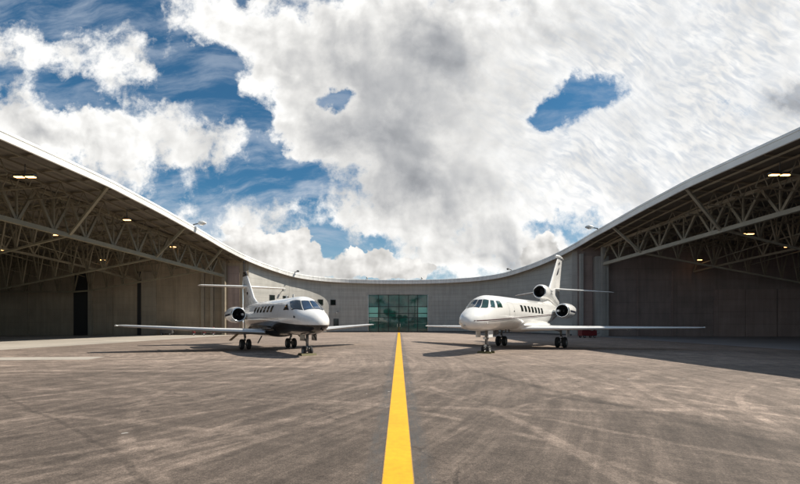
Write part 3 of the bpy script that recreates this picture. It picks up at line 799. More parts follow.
# ---- floodlights on the roof edge
def floodlight(dpx, side, label, size=1.0):
    p = eave_at(dpx, side); i = eave.index(p); n = outward(i)
    root = empty('floodlight', (p.x, p.y, p.z+.66), math.atan2(-n.y, -n.x)); tag(root, label, 'floodlight', 'floodlights along the roof edge')
    s = size
    MB().bar((-.25, 0, 0), (-.25, 0, .22*s), .08).build('post', 'lamp_body', root)
    MB().bar((-.28, 0, .20*s), (.45*s, 0, .30*s), .09).build('arm', 'lamp_body', root)
    mb = MB(); mb.tube([(.25*s, 0, .30*s), (.40*s, 0, .32*s), (.75*s, 0, .34*s), (1.05*s, 0, .30*s)], [.10*s, .2*s, .2*s, .06*s], 10)
    mb.build('head', 'lamp_body' if dpx > 100 and dpx < 150 else 'white_cart', root)
    MB().tube([(.55*s, 0, .22*s), (.55*s, 0, .12*s)], [.22*s, .15*s], 10).build('lens', 'lens_glass', root)
floodlight(203, -1, 'pale floodlight on the left roof edge above the middle brace', 1.1)
floodlight(197, 1, 'floodlight on the right roof edge against the cloud', 1.1)
floodlight(103, -1, 'small floodlight on the roof edge above the cream sunlit wall', .7)
floodlight(110, 1, 'small dark floodlight on the roof edge above the right jet windscreen', .7)
floodlight(30, -1, 'small white floodlight over the left side of the glass entrance', .7)
floodlight(23, 1, 'small white floodlight over the right side of the glass entrance', .7)
# wall lamps on the curved facade
for px, Z, lb in ((283, 6.35, 'small grey lamp under the eave on the cream sunlit wall'), (338, 3.3, 'slanted grey lamp arm low on the cream sunlit wall')):
    p, dr = wall_hit(px); rz = math.atan2(dr.y, dr.x)
    root = empty('wall_lamp', (p.x, p.y, Z), rz); tag(root, lb, 'wall lamp', 'lamps on the curved wall')
    MB().box((0, -.05, 0), (.2, .1, .3)).build('bracket', 'hub', root)
    MB().bar((0, -.1, .05), (-.35, -.55, -.15), .07).build('arm', 'hub', root)
    MB().box((-.42, -.62, -.22), (.3, .35, .14)).build('head', 'hub', root)

# ------------------------------------------------------------------ aircraft
def pchip(xs, ys):
    n = len(xs); h = [xs[i+1]-xs[i] for i in range(n-1)]; dl = [(ys[i+1]-ys[i])/h[i] for i in range(n-1)]
    m = [0]*n; m[0] = dl[0]; m[-1] = dl[-1]
    for i in range(1, n-1):
        if dl[i-1]*dl[i] > 0:
            w1_, w2_ = 2*h[i]+h[i-1], h[i]+2*h[i-1]; m[i] = (w1_+w2_)/(w1_/dl[i-1]+w2_/dl[i])
    def f(x):
        x = min(max(x, xs[0]), xs[-1]); i = 0
        while i < n-2 and x > xs[i+1]: i += 1
        q = (x-xs[i])/h[i]
        return (ys[i]*(1+2*q)*(1-q)**2+h[i]*m[i]*q*(1-q)**2+ys[i+1]*q*q*(3-2*q)+h[i]*m[i+1]*q*q*(q-1))
    return f
class Body:
    def __init__(s, prof):
        xs = [p[0] for p in prof]
        s.zt, s.zb, s.w, s.zm = (pchip(xs, [p[k] for p in prof]) for k in (1, 2, 3, 4))
        s.x0, s.x1 = xs[0], xs[-1]
    def pt(s, x, ph):
        """ph: 0 = starboard side, 90 = top, 180 = port, 270 = bottom (degrees)"""
        c, q = math.cos(R(ph)), math.sin(R(ph)); zm = s.zm(x)
        h = (s.zt(x)-zm) if q >= 0 else (zm-s.zb(x))
        return Vector((x, s.w(x)*c, zm+h*q))
    def nrm(s, x, ph):
        e = .02; a = s.pt(x+e, ph)-s.pt(x-e, ph); b = s.pt(x, ph+1)-s.pt(x, ph-1); return a.cross(b).normalized()*-1
    def mesh(s, n=56):
        xs = [s.x0+.0005]; x = 0.004
        while x < s.x1: xs.append(x); x += min(.02+x*.12, .16)
        xs.append(s.x1)
        mb = MB(); mb.grid([[s.pt(x, 360*j/n) for j in range(n)] for x in xs], True, True)
        mb.add([s.pt(xs[0], 360*j/n) for j in range(n)], [tuple(range(n))]); mb.add([s.pt(xs[-1], 360*j/n) for j in range(n)], [tuple(range(n))])
        return mb
    def patch(s, quad, off=.006, n=8, th=.0):
        """quad: 4 (x, ph) corners; returns mesh lying on the skin"""
        rows = []
        for i in range(n+1):
            r = []
            for j in range(n+1):
                a, b = i/n, j/n
                x = (quad[0][0]*(1-a)+quad[1][0]*a)*(1-b)+(quad[3][0]*(1-a)+quad[2][0]*a)*b
                ph = (quad[0][1]*(1-a)+quad[1][1]*a)*(1-b)+(quad[3][1]*(1-a)+quad[2][1]*a)*b
                p = s.pt(x, ph); nn = s.nrm(x, ph)
                cy = Vector((0, p.y, p.z-s.zm(x)))
                if nn.dot(cy) < 0: nn = -nn
                r.append(p+nn*off)
            rows.append(r)
        return MB().grid(rows, True)

def airfoil(n=14):
    pts = []
    for i in range(n+1):
        x = .5*(1-math.cos(math.pi*i/n)); pts.append((x, .5*(1.4845*math.sqrt(x)-.63*x-1.758*x*x+1.4215*x**3-.5075*x**4)*2))
    up = pts; lo = [(x, -y*.7) for x, y in reversed(pts[1:-1])]
    return [(x, y) for x, y in up]+lo
AF = airfoil()
def surface(secs, vertical=False, cut=(0., 1.)):
    """secs: (span, xle, chord, pos, thick) ; horizontal: span=y, pos=z ; vertical: span=z, pos=y"""
    rows = []
    for sp, xle, ch, pos, th in secs:
        r = []
        for a, b in AF:
            x = xle+a*ch; tt = b*th*ch
            r.append(Vector((x, pos+tt, sp)) if vertical else Vector((x, sp, pos+tt)))
        rows.append(r)
    mb = MB(); mb.grid(rows, True, True)
    for r in (rows[0], rows[-1]): mb.add(r, [tuple(range(len(r)))])
    return mb
def leading_edge(secs, vertical=False, frac=.07, grow=.004):
    rows = []
    idx = [i for i, (a, b) in enumerate(AF) if a <= frac+.001]
    top_ = [i for i in idx if i <= 14]; bot = [i for i in idx if i > 14]
    order = list(reversed(top_))+list(reversed(bot))
    for sp, xle, ch, pos, th in secs:
        r = []
        for i in order:
            a, b = AF[i]; x = xle+a*ch-grow; tt = b*th*ch + (grow if b > 0 else -grow if b < 0 else 0)
            r.append(Vector((x, pos+tt, sp)) if vertical else Vector((x, sp, pos+tt)))
        rows.append(r)
    return MB().grid(rows, True)
def revolve(mb, prof, c, n=36, smooth=True, tilt=0):
    """prof list (x, r) about the x axis through c=(x0,y,z)"""
    mb.grid([[Vector((c[0]+x, c[1]+r*math.cos(2*math.pi*j/n), c[2]+r*math.sin(2*math.pi*j/n)+tilt*x)) for j in range(n)] for x, r in prof], smooth, True)
    return mb
def wheel(parent, c, r, wd, axis_y=True):
    mb = MB(); prof = [(-wd/2, r*.55), (-wd/2, r*.85), (-wd*.36, r*.97), (-wd*.15, r), (wd*.15, r), (wd*.36, r*.97), (wd/2, r*.85), (wd/2, r*.55)]
    n = 24
    mb.grid([[Vector((c[0]+q*math.cos(2*math.pi*j/n), c[1]+a, c[2]+q*math.sin(2*math.pi*j/n))) for j in range(n)] for a, q in prof], True, True)
    wo = mb.build('wheel', 'rubber', parent)
    hb = MB()
    for sgn in (-1, 1):
        pr = [(sgn*wd*.5, r*.56), (sgn*wd*.38, r*.5), (sgn*wd*.38, r*.22), (sgn*wd*.52, r*.18), (sgn*wd*.54, .001)]
        hb.grid([[Vector((c[0]+q*math.cos(2*math.pi*j/n), c[1]+a, c[2]+q*math.sin(2*math.pi*j/n))) for j in range(n)] for a, q in pr], False, True)
    hb.build('hub', 'hub', wo)
def engine(root, c, L, r, paint, stripe=None, fan_label=None, exhaust=True):
    x0, y, z = c
    mb = MB(); revolve(mb, [(.10, r*.965), (.25, r*1.0), (.6, r*1.05), (1.2, r*1.08), (L*.6, r*1.03), (L*.82, r*.88), (L*.95, r*.76), (L, r*.72), (L-.02, r*.62), (L-.6, r*.6)], (x0, y, z))
    eo = mb.build('engine', paint, root)
    mb = MB(); revolve(mb, [(.105, r*.97), (.03, r*.93), (0, r*.87), (.02, r*.81), (.12, r*.78)], (x0, y, z)); mb.build('intake_lip', 'metal_lip', eo)
    mb = MB(); revolve(mb, [(.12, r*.78), (.5, r*.76), (.62, r*.76)], (x0, y, z)); mb.build('duct', 'duct', eo)
    mb = MB(); n = 22
    for k in range(n):
        a = 2*math.pi*k/n; a2 = a+.21
        q = [(x0+.60, a, .2), (x0+.50, a2, .2), (x0+.50, a2+.04, .75), (x0+.62, a+.02, .75)]
        mb.add([(x, y+r*rr*math.cos(b), z+r*rr*math.sin(b)) for x, b, rr in q], [(0, 1, 2, 3)])
    revolve(mb, [(.655, .001), (.655, r*.78)], (x0, y, z), smooth=False)
    mb.build('fan', 'fan', eo)
    mb = MB(); revolve(mb, [(.32, .001), (.36, r*.07), (.46, r*.15), (.6, r*.21)], (x0, y, z)); mb.build('spinner', 'fan', eo)
    if exhaust:
        mb = MB(); revolve(mb, [(L-.5, r*.55), (L+.12, r*.42), (L+.4, .02)], (x0, y, z)); mb.build('exhaust_cone', 'deice', eo)
    if stripe:
        mb = MB(); n = 40
        for s_ in (0, 1):
            mb.grid([[Vector((x0+xx, y+(r*f+.004)*math.cos(a), z+(r*f+.004)*math.sin(a))) for a in (R(180*s_-6+(-14 if s_ == 0 else 14)*(xx/L)), R(180*s_+2+(-14 if s_ == 0 else 14)*(xx/L)), R(180*s_+8+(-14 if s_ == 0 else 14)*(xx/L)))]
                     for xx, f in ((.25, 1.0), (.6, 1.05), (1.2, 1.08), (L*.6, 1.03))], True)
        mb.build('stripe', stripe, eo)
    return eo
def strut(root, top, foot, axle, wheels, r, wd, side=0, nose=False):
    g = MB(); g.tube([top, (foot[0], foot[1], foot[2]+r*1.6)], [.075, .065], 12)
    go = g.build('landing_gear', 'gear_metal', root)
    MB().tube([(foot[0], foot[1], foot[2]+r*1.7), (foot[0], foot[1], foot[2]+r)], .042, 12).build('oleo', 'oleo', go)
    MB().tube([(foot[0], foot[1]-axle, r), (foot[0], foot[1]+axle, r)], .045, 10).build('axle', 'gear_metal', go)
    mb = MB(); zt_ = foot[2]+r*1.75
    bx = -1 if nose else 1
    mb.bar((foot[0]+.06*bx, foot[1], zt_), (foot[0]+.26*bx, foot[1], (zt_+r)/2+.02), .07, .05); mb.bar((foot[0]+.26*bx, foot[1], (zt_+r)/2+.02), (foot[0]+.06*bx, foot[1], r+.04), .07, .05)
    mb.build('torque_link', 'gear_metal', go)
    MB().tube([(foot[0]+.05, foot[1], foot[2]+r*2.4), (top[0]+(.75 if nose else 0), top[1]-side*.6, top[2]-.02)], .035, 8).build('drag_brace', 'gear_metal', go)
    for wy in wheels: wheel(go, (foot[0], foot[1]+wy, r), r, wd)
    return go

def jet_common(root, B, paint): return B.mesh().build('fuselage', paint, root)

# ---------- right aircraft : three-engined business jet
aF = .605; F = empty('business_jet', (3.10, 20.45, 0), math.pi/2-aF)
tag(F, 'white three-engined private jet with thin dark stripe parked right of the yellow line', 'private jet')
BF = Body([(0, 1.665, 1.655, .005, 1.66), (.012, 1.75, 1.58, .10, 1.66), (.05, 1.85, 1.49, .19, 1.66), (.2, 2.0, 1.37, .35, 1.67), (.5, 2.19, 1.27, .53, 1.70), (1.0, 2.40, 1.20, .70, 1.78), (1.3, 2.52, 1.18, .77, 1.83),
           (1.65, 2.78, 1.165, .83, 1.92), (2.0, 2.95, 1.16, .875, 2.0), (2.5, 3.04, 1.16, .91, 2.07), (3.2, 3.06, 1.17, .93, 2.12), (4.2, 3.07, 1.19, .93, 2.13), (10.4, 3.07, 1.20, .93, 2.13), (12, 3.05, 1.32, .88, 2.2),
           (14, 2.98, 1.65, .68, 2.34), (16, 2.86, 2.0, .46, 2.45), (17.4, 2.76, 2.18, .31, 2.47), (17.9, 2.72, 2.22, .27, 2.47)])
fus = jet_common(F, BF, 'skin')
def glass(B, fusobj, quad, mat='cockpit', frame=True, name='cockpit_window', gr=.035):
    if frame:
        cx = sum(q[0] for q in quad)/4; cp = sum(q[1] for q in quad)/4
        big = [(cx+(q[0]-cx)*1.10, cp+(q[1]-cp)*1.12) for q in quad]
        fr = B.patch(big, .006).build(name, 'trim' , fusobj)
        B.patch(quad, .014).build('pane', mat, fr); return fr
    return B.patch(quad, .008).build(name, mat, fusobj)

def mirror(q): return [(x, 180-p) for x, p in q]
# windscreen panes (port side is the one seen), mirrored to starboard
panes = [[(1.60, 92), (.96, 92), (1.02, 116), (1.66, 103.5)], [(1.69, 107), (1.09, 120.5), (1.42, 138.5), (1.82, 123)], [(1.91, 127), (1.55, 144), (1.875, 155), (2.12, 133)], [(2.30, 137), (2.14, 158), (2.66, 161), (2.69, 139.5)]]
for i, q in enumerate(panes):
    for qq in (q, mirror(q)): glass(BF, fus, qq, 'cockpit_green' if i else 'cockpit')
for k in range(7):
    x = 5.62+k*.635; c = 161.5+k*.8
    for sgn in (0, 1):
        q = [(x-.13, c-10.5), (x-.17, c+10.5), (x+.15, c+10.5), (x+.19, c-10.5)]
        if sgn: q = mirror(q)
        glass(BF, fus, q, 'win_glass', name='cabin_window')
# passenger door outline, port
dq = [(3.55, 143), (3.55, 207), (4.35, 207), (4.35, 143)]
dm = MB()
def outline(B, q, wd=.022, wph=1.1, off=.005):
    mb = MB(); (xa, pa), (xb, pb), (xc, pc), (xd, pd) = q
    for quad in ([(xa, pa), (xb, pb), (xb+wd, pb), (xa+wd, pa)], [(xd, pd), (xc, pc), (xc+wd, pc), (xd+wd, pd)], [(xa, pa), (xa, pa+wph), (xd, pd+wph), (xd, pd)], [(xb, pb), (xb, pb+wph), (xc, pc+wph), (xc, pc)]):
        p = B.patch(quad, off, 6); mb.add(p.v, p.f, True)
    return mb
outline(BF, dq).build('door_outline', 'hub', fus)
BF.patch([(4.2, 172), (4.2, 176), (4.3, 176), (4.3, 172)], .012, 2).build('door_handle', 'trim', fus)
# thin double stripe following the waist
def waist(B, zf, x0, x1, h, mat, port=True, off=.005):
    rows = []
    n = 60
    for i in range(n+1):
        x = x0+(x1-x0)*i/n; r = []
        for e in (0, .5, 1):
            z = zf(x)+h*e; zm = B.zm(x); hh = (B.zt(x)-zm) if z > zm else (zm-B.zb(x))
            sgn = max(-1, min(1, (z-zm)/max(hh, 1e-4))); y = B.w(x)*math.sqrt(max(0, 1-sgn*sgn))+off
            r.append(Vector((x, -y if port else y, z)))
        rows.append(r)
    return MB().grid(rows, True).build('stripe', mat, fus if B is BF else fusH)
for pt_ in (True, False):
    waist(BF, lambda x: 1.665+.039*x, .25, 12.4, .042, 'maroon', pt_)
    waist(BF, lambda x: 1.605+.039*x, 1.2, 12.4, .018, 'navy', pt_)
# belly fairing, wings
BFb = Body([(6.0, 1.5, 1.45, .05, 1.48), (6.6, 1.62, 1.12, .7, 1.45), (7.4, 1.66, 1.0, 1.02, 1.42), (10.2, 1.66, .99, 1.05, 1.42), (11.4, 1.66, 1.12, .9, 1.46), (12.6, 1.62, 1.42, .2, 1.5)])
BFb.mesh().build('belly_fairing', 'white_paint', F)
for sy in (-1, 1):
    secs = [(sy*.5, 6.55, 4.35, 1.24, .105), (sy*2.7, 8.05, 3.05, 1.25, .10), (sy*9.1, 11.65, 1.25, 1.30, .09), (sy*9.38, 11.95, .95, 1.31, .08), (sy*9.45, 12.2, .55, 1.31, .06)]
    wg = surface(secs).build('wing', 'wing_grey', F)
    leading_edge(secs[:-1]).build('leading_edge', 'white_paint', wg)
    MB().tube([(12.1, sy*9.42, 1.32), (12.5, sy*9.5, 1.32), (12.85, sy*9.46, 1.32)], [.03, .045, .02], 8).build('tip_light', 'lens_glass', wg)
    for yy_ in (3.6, 5.6):
        MB().tube([(9.9+yy_*.36-1.0, sy*yy_, 1.16), (10.7+yy_*.36-.9, sy*yy_, 1.13), (11.6+yy_*.36-1.0, sy*yy_, 1.2)], [.02, .07, .02], 8).build('flap_track', 'wing_grey', wg)
    st = [(sy*.1, 15.75, 1.95, 4.20, .09), (sy*3.72, 17.55, .95, 3.92, .08), (sy*3.87, 17.8, .6, 3.91, .06)]
    sg = surface(st).build('tailplane', 'white_paint', F)
    eo = engine(F, (12.15, sy*1.47, 2.42), 2.9, .50, 'white_paint', 'navy')
    MB().box((13.4, sy*.95, 2.42), (2.2, .55, .14)).build('pylon', 'white_paint', F)
# centre engine with its duct
mb = MB(); cs = [(11.92, 3.78, .455), (12.05, 3.78, .50), (12.6, 3.78, .525), (13.4, 3.72, .50), (14.2, 3.55, .45), (15.2, 3.2, .42), (16.4, 2.78, .40), (17.6, 2.5, .37), (18.3, 2.45, .33), (18.3, 2.45, .27), (17.8, 2.45, .25)]
mb.grid([[Vector((x, r*math.cos(2*math.pi*j/36), z+r*math.sin(2*math.pi*j/36))) for j in range(36)] for x, z, r in cs], True, True)
ce = mb.build('centre_engine', 'white_paint', F)
mb = MB(); revolve(mb, [(.005, .458), (-.05, .44), (-.06, .415), (-.02, .39), (.1, .375)], (11.92, 0, 3.78)); mb.build('intake_lip', 'metal_lip', ce)
mb = MB(); revolve(mb, [(.1, .375), (.9, .36), (1.0, .36), (1.0, .001)], (11.92, 0, 3.78)); mb.build('duct', 'duct', ce)
mb = MB(); mb.grid([[Vector((x, s_*w_, z)) for s_, z in ((-1, 2.8), (-.8, za), (.8, za), (1, 2.8))] for x, w_, za in ((12.0, .02, 3.3), (12.3, .14, 3.4), (13.2, .26, 3.5), (15, .26, 3.2), (16.3, .1, 2.8))], True); mb.build('duct_pylon', 'white_paint', ce)
fin_secs = [(3.3, 13.3, 4.0, 0, .10), (4.2, 14.3, 3.0, 0, .10), (5.5, 15.55, 2.15, 0, .095), (6.72, 16.7, 1.42, 0, .09)]
fin = surface(fin_secs, True).build('tail_fin', 'white_paint', F)
mb = MB(); mb.tube([(16.15, 0, 6.82), (16.4, 0, 6.83), (17.0, 0, 6.84), (17.8, 0, 6.82), (18.5, 0, 6.78)], [.03, .11, .15, .13, .03], 14); mb.build('fin_bullet', 'white_paint', fin)
for sy in (-1, 1):
    q = MB(); y = sy*.115
    q.add([(16.75, y, 6.2), (17.0, y, 6.2), (17.0, y, 6.42), (16.75, y, 6.42)], [(0, 1, 2, 3)]); q.build('fin_badge', 'navy', fin)
    q = MB(); y = sy*.122
    q.add([(16.1, y, 5.35), (16.35, y, 5.35), (16.85, y, 5.95), (16.72, y, 5.95)], [(0, 1, 2, 3)]); q.build('fin_mark', 'navy', fin)
def lettering(txt, size, loc, rot, mat, parent):
    cu = bpy.data.curves.new('registration', 'FONT'); cu.body = txt; cu.size = size; cu.extrude = .003; cu.align_x = 'CENTER'; cu.align_y = 'CENTER'
    to = bpy.data.objects.new('tmp', cu); col.objects.link(to)
    dg = bpy.context.evaluated_depsgraph_get(); me = bpy.data.meshes.new_from_object(to.evaluated_get(dg))
    bpy.data.objects.remove(to); me.materials.clear(); me.materials.append(M[mat])
    o = bpy.data.objects.new('registration', me); col.objects.link(o); o.parent = parent; o.location = loc; o.rotation_euler = rot; return o
lettering('DC', .42, (13.15, -.525, 3.74), (R(90), 0, 0), 'navy', ce)
# landing gear
ng = strut(F, (2.6, 0, 1.25), (2.6, 0, .1), .17, (-.15, .15), .20, .13, nose=True)
MB().box((2.35, -.34, 1.02), (.55, .03, .36)).build('gear_door', 'white_paint', ng)
MB().box((2.35, .34, 1.02), (.55, .03, .36)).build('gear_door', 'white_paint', ng)
MB().tube([(2.42, 0, .8), (2.34, 0, .8)], .08, 12).build('taxi_light', 'lens_glass', ng)
for sy in (-1, 1):
    mg = strut(F, (9.85, sy*1.95, 1.2), (9.85, sy*1.99, .2), .26, (-.22, .22), .34, .22, side=sy)
    MB().box((9.8, sy*2.42, .95), (.8, .03, .5)).build('gear_door', 'white_paint', mg)
for k, (x, y) in enumerate(((3.6, -.25), (5.4, 0), (6.5, .2))):
    MB().box((x, y, BF.zb(x)-.09), (.22, .02, .22)).build('antenna', 'trim', fus)
MB().tube([(1.2, -.66, 1.6), (1.2, -.74, 1.57), (.95, -.76, 1.57)], .014, 6).build('pitot_tube', 'deice', fus)

# ---------- left aircraft : twin-engined business jet, black belly
aH = -.58; H = empty('business_jet', (-3.46, 19.5, 0), math.pi/2-aH)
tag(H, 'white over black twin-engined private jet parked left of the yellow line', 'private jet')
BH = Body([(0, 1.605, 1.595, .005, 1.6), (.012, 1.70, 1.50, .11, 1.6), (.05, 1.80, 1.40, .21, 1.6), (.2, 1.97, 1.26, .39, 1.62), (.6, 2.15, 1.12, .60, 1.68), (1.0, 2.28, 1.05, .74, 1.75), (1.25, 2.38, 1.02, .79, 1.80),
           (1.6, 2.63, 1.0, .86, 1.86), (2.0, 2.83, .985, .90, 1.9), (2.5, 2.92, .98, .94, 1.93), (3.2, 2.93, .97, .96, 1.95), (9.2, 2.93, .97, .965, 1.95), (10.6, 2.90, 1.10, .90, 2.0), (12, 2.82, 1.42, .70, 2.1), (13.6, 2.70, 1.82, .42, 2.25), (15.2, 2.5, 2.12, .15, 2.3), (15.5, 2.42, 2.2, .08, 2.31)])
fusH = jet_common(H, BH, 'livery')
#HAWKER_WINDOWS
hp = [[(1.64, 87.5), (.93, 87.5), (1.08, 54), (1.74, 67)], [(1.82, 63), (1.19, 49.5), (1.80, 24), (2.46, 46)]]
for i, q in enumerate(hp):
    for qq in (q, mirror(q)): glass(BH, fusH, qq, 'cockpit_blue' if i < 1 else 'cockpit')
for qq in ([(2.64, 35.5), (2.58, 35.5), (2.12, 20), (2.75, 17.5)],):
    for q in (qq, mirror(qq)): glass(BH, fusH, q, 'cockpit')
for k in range(6):
    x = 4.75+k*.66; c = 24
    for sgn in (0, 1):
        q = [(x-.13, c+10), (x-.16, c-10), (x+.14, c-10), (x+.17, c+10)]
        if sgn: q = mirror(q)
        glass(BH, fusH, q, 'win_glass', name='cabin_window')
outline(BH, [(3.5, 42), (3.5, -18), (4.3, -18), (4.3, 42)]).build('door_outline', 'hub', fusH)
BH.patch([(1.35, 8), (1.35, 0), (1.5, 0), (1.5, 8)], .01, 3).build('static_port', 'trim', fusH)
BHb = Body([(4.6, 1.3, 1.25, .05, 1.28), (5.2, 1.45, .93, .62, 1.25), (6.0, 1.5, .78, .92, 1.2), (8.6, 1.5, .76, .95, 1.2), (9.8, 1.5, .92, .85, 1.25), (11.0, 1.5, 1.25, .3, 1.4)])
BHb.mesh().build('belly_fairing', 'black_paint', H)
for sy in (-1, 1):
    secs = [(sy*.5, 5.95, 3.45, 1.02, .125), (sy*3.0, 6.95, 2.65, 1.14, .12), (sy*7.45, 8.75, 1.25, 1.42, .11), (sy*7.72, 8.95, .95, 1.44, .09), (sy*7.83, 9.2, .5, 1.445, .06)]
    wg = surface(secs).build('wing', 'wing_grey', H)
    leading_edge(secs[:-1]).build('leading_edge', 'deice', wg)
    MB().tube([(9.0, sy*7.8, 1.45), (9.4, sy*7.88, 1.45), (9.75, sy*7.84, 1.45)], [.03, .045, .02], 8).build('tip_light', 'lens_glass', wg)
    for yy_ in (1.9, 3.3, 4.7):
        MB().tube([(8.6+yy_*.15, sy*yy_, 1.0+yy_*.05), (9.4+yy_*.12, sy*yy_, .95+yy_*.055), (10.0+yy_*.1, sy*yy_, 1.02+yy_*.055)], [.02, .07, .02], 8).build('flap_track', 'wing_grey', wg)
    st = [(sy*.08, 13.1, 1.75, 4.16, .10), (sy*2.95, 14.05, 1.0, 4.20, .09), (sy*3.08, 14.25, .65, 4.2, .06)]
    sg = surface(st).build('tailplane', 'wing_grey', H); leading_edge(st[:-1]).build('leading_edge', 'white_paint', sg)
    engine(H, (9.45, sy*1.50, 2.10), 2.7, .47, 'white_paint', 'navy')
    MB().box((10.8, sy*1.0, 2.12), (2.0, .5, .14)).build('pylon', 'white_paint', H)
fs = [(2.72, 8.9, 5.8, 0, .03), (3.0, 10.9, 3.75, 0, .07), (3.3, 11.6, 3.0, 0, .10), (4.2, 12.6, 2.15, 0, .10), (4.95, 13.45, 1.45, 0, .10)]
fin = surface(fs, True).build('tail_fin', 'white_paint', H)
surface([(4.95, 13.43, 1.47, 0, .104), (5.22, 13.75, 1.15, 0, .10), (5.3, 14.0, .8, 0, .06)], True).build('fin_cap', 'black_paint', fin)
mb = MB(); mb.tube([(12.85, 0, 4.17), (13.2, 0, 4.18), (14.5, 0, 4.18), (15.2, 0, 4.18)], [.03, .12, .12, .03], 12); mb.build('tail_bullet', 'white_paint', fin)
for sy in (-1, 1):
    q = MB(); y = sy*.135
    q.add([(12.6, y, 3.35), (12.95, y, 3.35), (13.15, y, 3.75), (12.85, y, 3.75)], [(0, 1, 2, 3)]); q.build('fin_mark', 'black_paint', fin)
ng = strut(H, (1.9, 0, 1.1), (1.9, 0, .1), .19, (-.17, .17), .22, .13, nose=True)
MB().box((1.75, .3, .88), (.6, .03, .3)).build('gear_door', 'black_paint', ng)
MB().box((1.75, -.3, .88), (.6, .03, .3)).build('gear_door', 'black_paint', ng)
for sy in (-1, 1):
    mg = strut(H, (8.3, sy*1.45, 1.0), (8.3, sy*1.40, .2), .24, (-.2, .2), .31, .2, side=sy)
    MB().bar((8.35, sy*1.8, .95), (8.35, sy*2.25, .55), .6, .03).build('gear_door', 'tan_door', mg)
MB().bar((6.4, .95, .85), (6.3, 1.2, .45), .05).build('step', 'trim', fusH)
for x in (3.9, 5.0): MB().box((x, 0, 3.0), (.22, .02, .2)).build('antenna', 'white_paint', fusH)

# chocks at the nose wheels and main wheels
def chock_set(J, x, y, r, lb):
    mw = J.matrix_basis if False else Matrix.Translation(J.location) @ Matrix.Rotation(J.rotation_euler.z, 4, 'Z')
    c = mw @ Vector((x, y, 0))
    root = empty('wheel_chock', c, J.rotation_euler.z); tag(root, lb, 'wheel chock', 'chocks at the nose wheels')
    for s_ in (-1, 1):
        mb = MB(); a = s_*(r+.02); mb.grid([[Vector((a-.07, yy, 0)), Vector((a-.02*s_, yy, .11)), Vector((a+.07, yy, 0))] for yy in (-.38, .38)], False)
        mb.add([(a-.07, -.38, 0), (a-.02*s_, -.38, .11), (a+.07, -.38, 0)], [(0, 1, 2)]); mb.add([(a-.07, .38, 0), (a-.02*s_, .38, .11), (a+.07, .38, 0)], [(0, 1, 2)])
        mb.build('block', 'chock', root)
    MB().tube([(-r, .42, .03), (0, .46, .02), (r, .42, .03)], .012, 6).build('rope', 'trim', root)
chock_set(F, 2.6, 0, .20, 'yellowish chocks round the nose wheels of the right jet')
chock_set(H, 1.9, 0, .22, 'yellowish chocks round the nose wheels of the left jet')

# ------------------------------------------------------------------ ground equipment by the hangars
def cart(name, loc, rz, body, label, cat, L=1.5, Hh=.6, group=None):
    root = empty(name, loc, rz); tag(root, label, cat, group)
    mb = MB(); mb.box((0, 0, .22+Hh/2), (L, .7, Hh)); mb.build('body', body, root)
    MB().box((0, 0, .22+Hh+.03), (L*.9, .6, .05)).build('lid', 'trim', root)
    for a in (-1, 1):
        for b in (-1, 1): wheel(root, (a*L*.34, b*.36, .14), .14, .08)
    MB().bar((L/2, 0, .28), (L/2+.6, 0, .5), .04).build('tow_handle', 'trim', root)
    return root
cart('tool_cart', (19.5, 44.5, 0), .2, 'red_cart', 'dark red cart on small wheels beyond the right jet main wheels', 'tool cart', 1.7, .55)
def extinguisher(loc, label):
    root = empty('fire_extinguisher', loc, .4); tag(root, label, 'fire extinguisher', 'wheeled extinguishers under the left wing')
    MB().tube([(0, 0, .18), (0, 0, .26), (0, 0, .85), (0, 0, .98), (0, 0, 1.02)], [.10, .17, .17, .09, .04], 14).build('cylinder', 'red_cart', root)
    for b in (-1, 1): wheel(root, (0, b*.22, .16), .16, .05)
    MB().bar((-.18, 0, .3), (-.25, 0, 1.15), .03).build('handle', 'trim', root)
for k, (x, y, l) in enumerate(((-24.9, 52.2, 'leftmost red wheeled extinguisher seen under the left jet wing'), (-23.7, 52.3, 'middle red wheeled extinguisher seen under the left jet wing'), (-22.6, 52.4, 'red wheeled extinguisher nearest the left jet engine'))):
    extinguisher((x, y, .004), l)
cart('ground_power_cart', (-28.6, 53.0, .004), .1, 'trim', 'black boxy ground power cart against the tan hangar wall', 'power cart', 1.4, .8)

# ------------------------------------------------------------------ planting and a van behind the camera, mirrored in the glass entrance
M['leaf'] = material('leaf green', (.055, .085, .03), .6, var=.35, vscale=.8)
M['palm_leaf'] = material('palm frond', (.05, .08, .03), .55, var=.3, vscale=1.5)
M['bark'] = material('bark', (.16, .13, .10), .85, var=.3, vscale=3, bump=.4)
def palm(x, y, h, label):
    root = empty('palm_tree', (x, y, 0)); tag(root, label, 'palm tree', 'palms reflected in the entrance')
    rng = random.Random(int(x*10+500))
    MB().tube([(0, 0, 0), (.08, 0, h*.3), (.15, .05, h*.7), (.1, .05, h)], [.24, .19, .16, .15], 10).build('trunk', 'bark', root)
    mb = MB()
    for k in range(26):
        a = rng.random()*6.283; el = rng.uniform(-.3, 1.1); L = rng.uniform(1.7, 2.5)
        pts = []
        for i in range(8):
            q = i/7; r = L*q*math.cos(el*(1-q*.3)); z = h+L*q*math.sin(el)-1.3*q*q
            pts.append(Vector((.1+r*math.cos(a), .05+r*math.sin(a), z)))
        sd_ = Vector((-math.sin(a), math.cos(a), 0))
        for i in range(7):
            for s_ in (-1, 1):
                for m_ in range(3):
                    b = pts[i]+(pts[i+1]-pts[i])*m_/3; ln = .55*math.sin(math.pi*(i+.7)/8)+.12
                    tip = b+sd_*s_*ln+(pts[i+1]-pts[i])*.5-Vector((0, 0, ln*.45))
                    mb.add([b, b+(pts[i+1]-pts[i])*.22, tip], [(0, 1, 2)])
    mb.build('crown', 'palm_leaf', root)
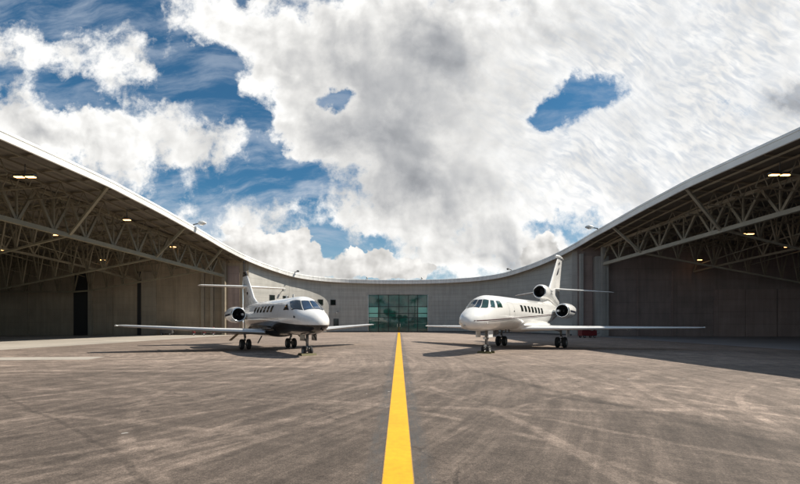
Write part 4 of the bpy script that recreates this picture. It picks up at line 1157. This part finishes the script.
palm(-6.8, -9, 9.2, 'tall slender palm mirrored at the left of the glass entrance')
palm(5.4, -9.5, 9.4, 'tall slender palm mirrored at the right of the glass entrance')
def broadleaf(x, y, h, cr, label):
    root = empty('shade_tree', (x, y, 0)); tag(root, label, 'tree', 'trees behind the camera'); rng = random.Random(int(x*7+900))
    tb = MB(); tb.tube([(0, 0, 0), (.05, 0, h*.25), (0, .1, h*.5)], [.3, .24, .18], 10)
    for k in range(7):
        a = k*.9; tb.tube([(0, .05, h*.38), (math.cos(a)*cr*.4, math.sin(a)*cr*.4, h*.62), (math.cos(a)*cr*.7, math.sin(a)*cr*.7, h*.8)], [.12, .07, .03], 6)
    tb.build('trunk', 'bark', root)
    mb = MB()
    lobes = [(rng.uniform(-.6, .6)*cr, rng.uniform(-.6, .6)*cr, h*rng.uniform(.5, .9), cr*rng.uniform(.3, .5)) for _ in range(12)]
    for k in range(5200):
        lx, ly, lz, lr = rng.choice(lobes); dv = Vector((rng.gauss(0, 1), rng.gauss(0, 1), rng.gauss(0, .8))).normalized()*lr*rng.uniform(.6, 1.05)
        c = Vector((lx, ly, lz))+dv; a = Vector((rng.gauss(0, 1), rng.gauss(0, 1), rng.gauss(0, 1))).normalized()*.14; b = a.cross(Vector((rng.gauss(0, 1), rng.gauss(0, 1), rng.gauss(0, 1)))).normalized()*.09
        mb.add([c-a, c+b, c+a, c-b], [(0, 1, 2, 3)])
    mb.build('crown', 'leaf', root)
for k, (x, h, cr, l) in enumerate(((-13, 6.0, 2.6, 'low leafy tree furthest left behind the camera'), (-3.2, 6.2, 2.7, 'broad leafy tree mirrored left of the entrance middle'), (1.2, 4.2, 2.0, 'short leafy tree mirrored beside the white van'), (10.5, 5.8, 2.6, 'leafy tree behind the camera beside the right palm'))):
    broadleaf(x, -14-k, h, cr, l)
van = empty('parked_van', (3.4, -11, 0)); tag(van, 'white van parked behind the camera, mirrored in the entrance', 'van')
mb = MB(); P = [(-2.5, .35), (-2.5, 1.1), (-2.2, 1.25), (-1.4, 1.95), (-1.0, 2.05), (2.4, 2.05), (2.5, 1.9), (2.5, .35)]
mb.add([(x, -.95, z) for x, z in P]+[(x, .95, z) for x, z in P], [tuple(range(8)), tuple(range(15, 7, -1))]+[(i, (i+1) % 8, (i+1) % 8+8, i+8) for i in range(8)])
mb.build('body', 'white_paint', van)
for s_ in (-1, 1):
    MB().box((-.9, s_*.955, 1.5), (1.0, .02, .5)).build('window', 'win_glass', van); MB().box((1.1, s_*.955, 1.5), (2.2, .02, .5)).build('window', 'win_glass', van)
    for X in (-1.6, 1.6): wheel(van, (X, s_*.85, .34), .34, .22)
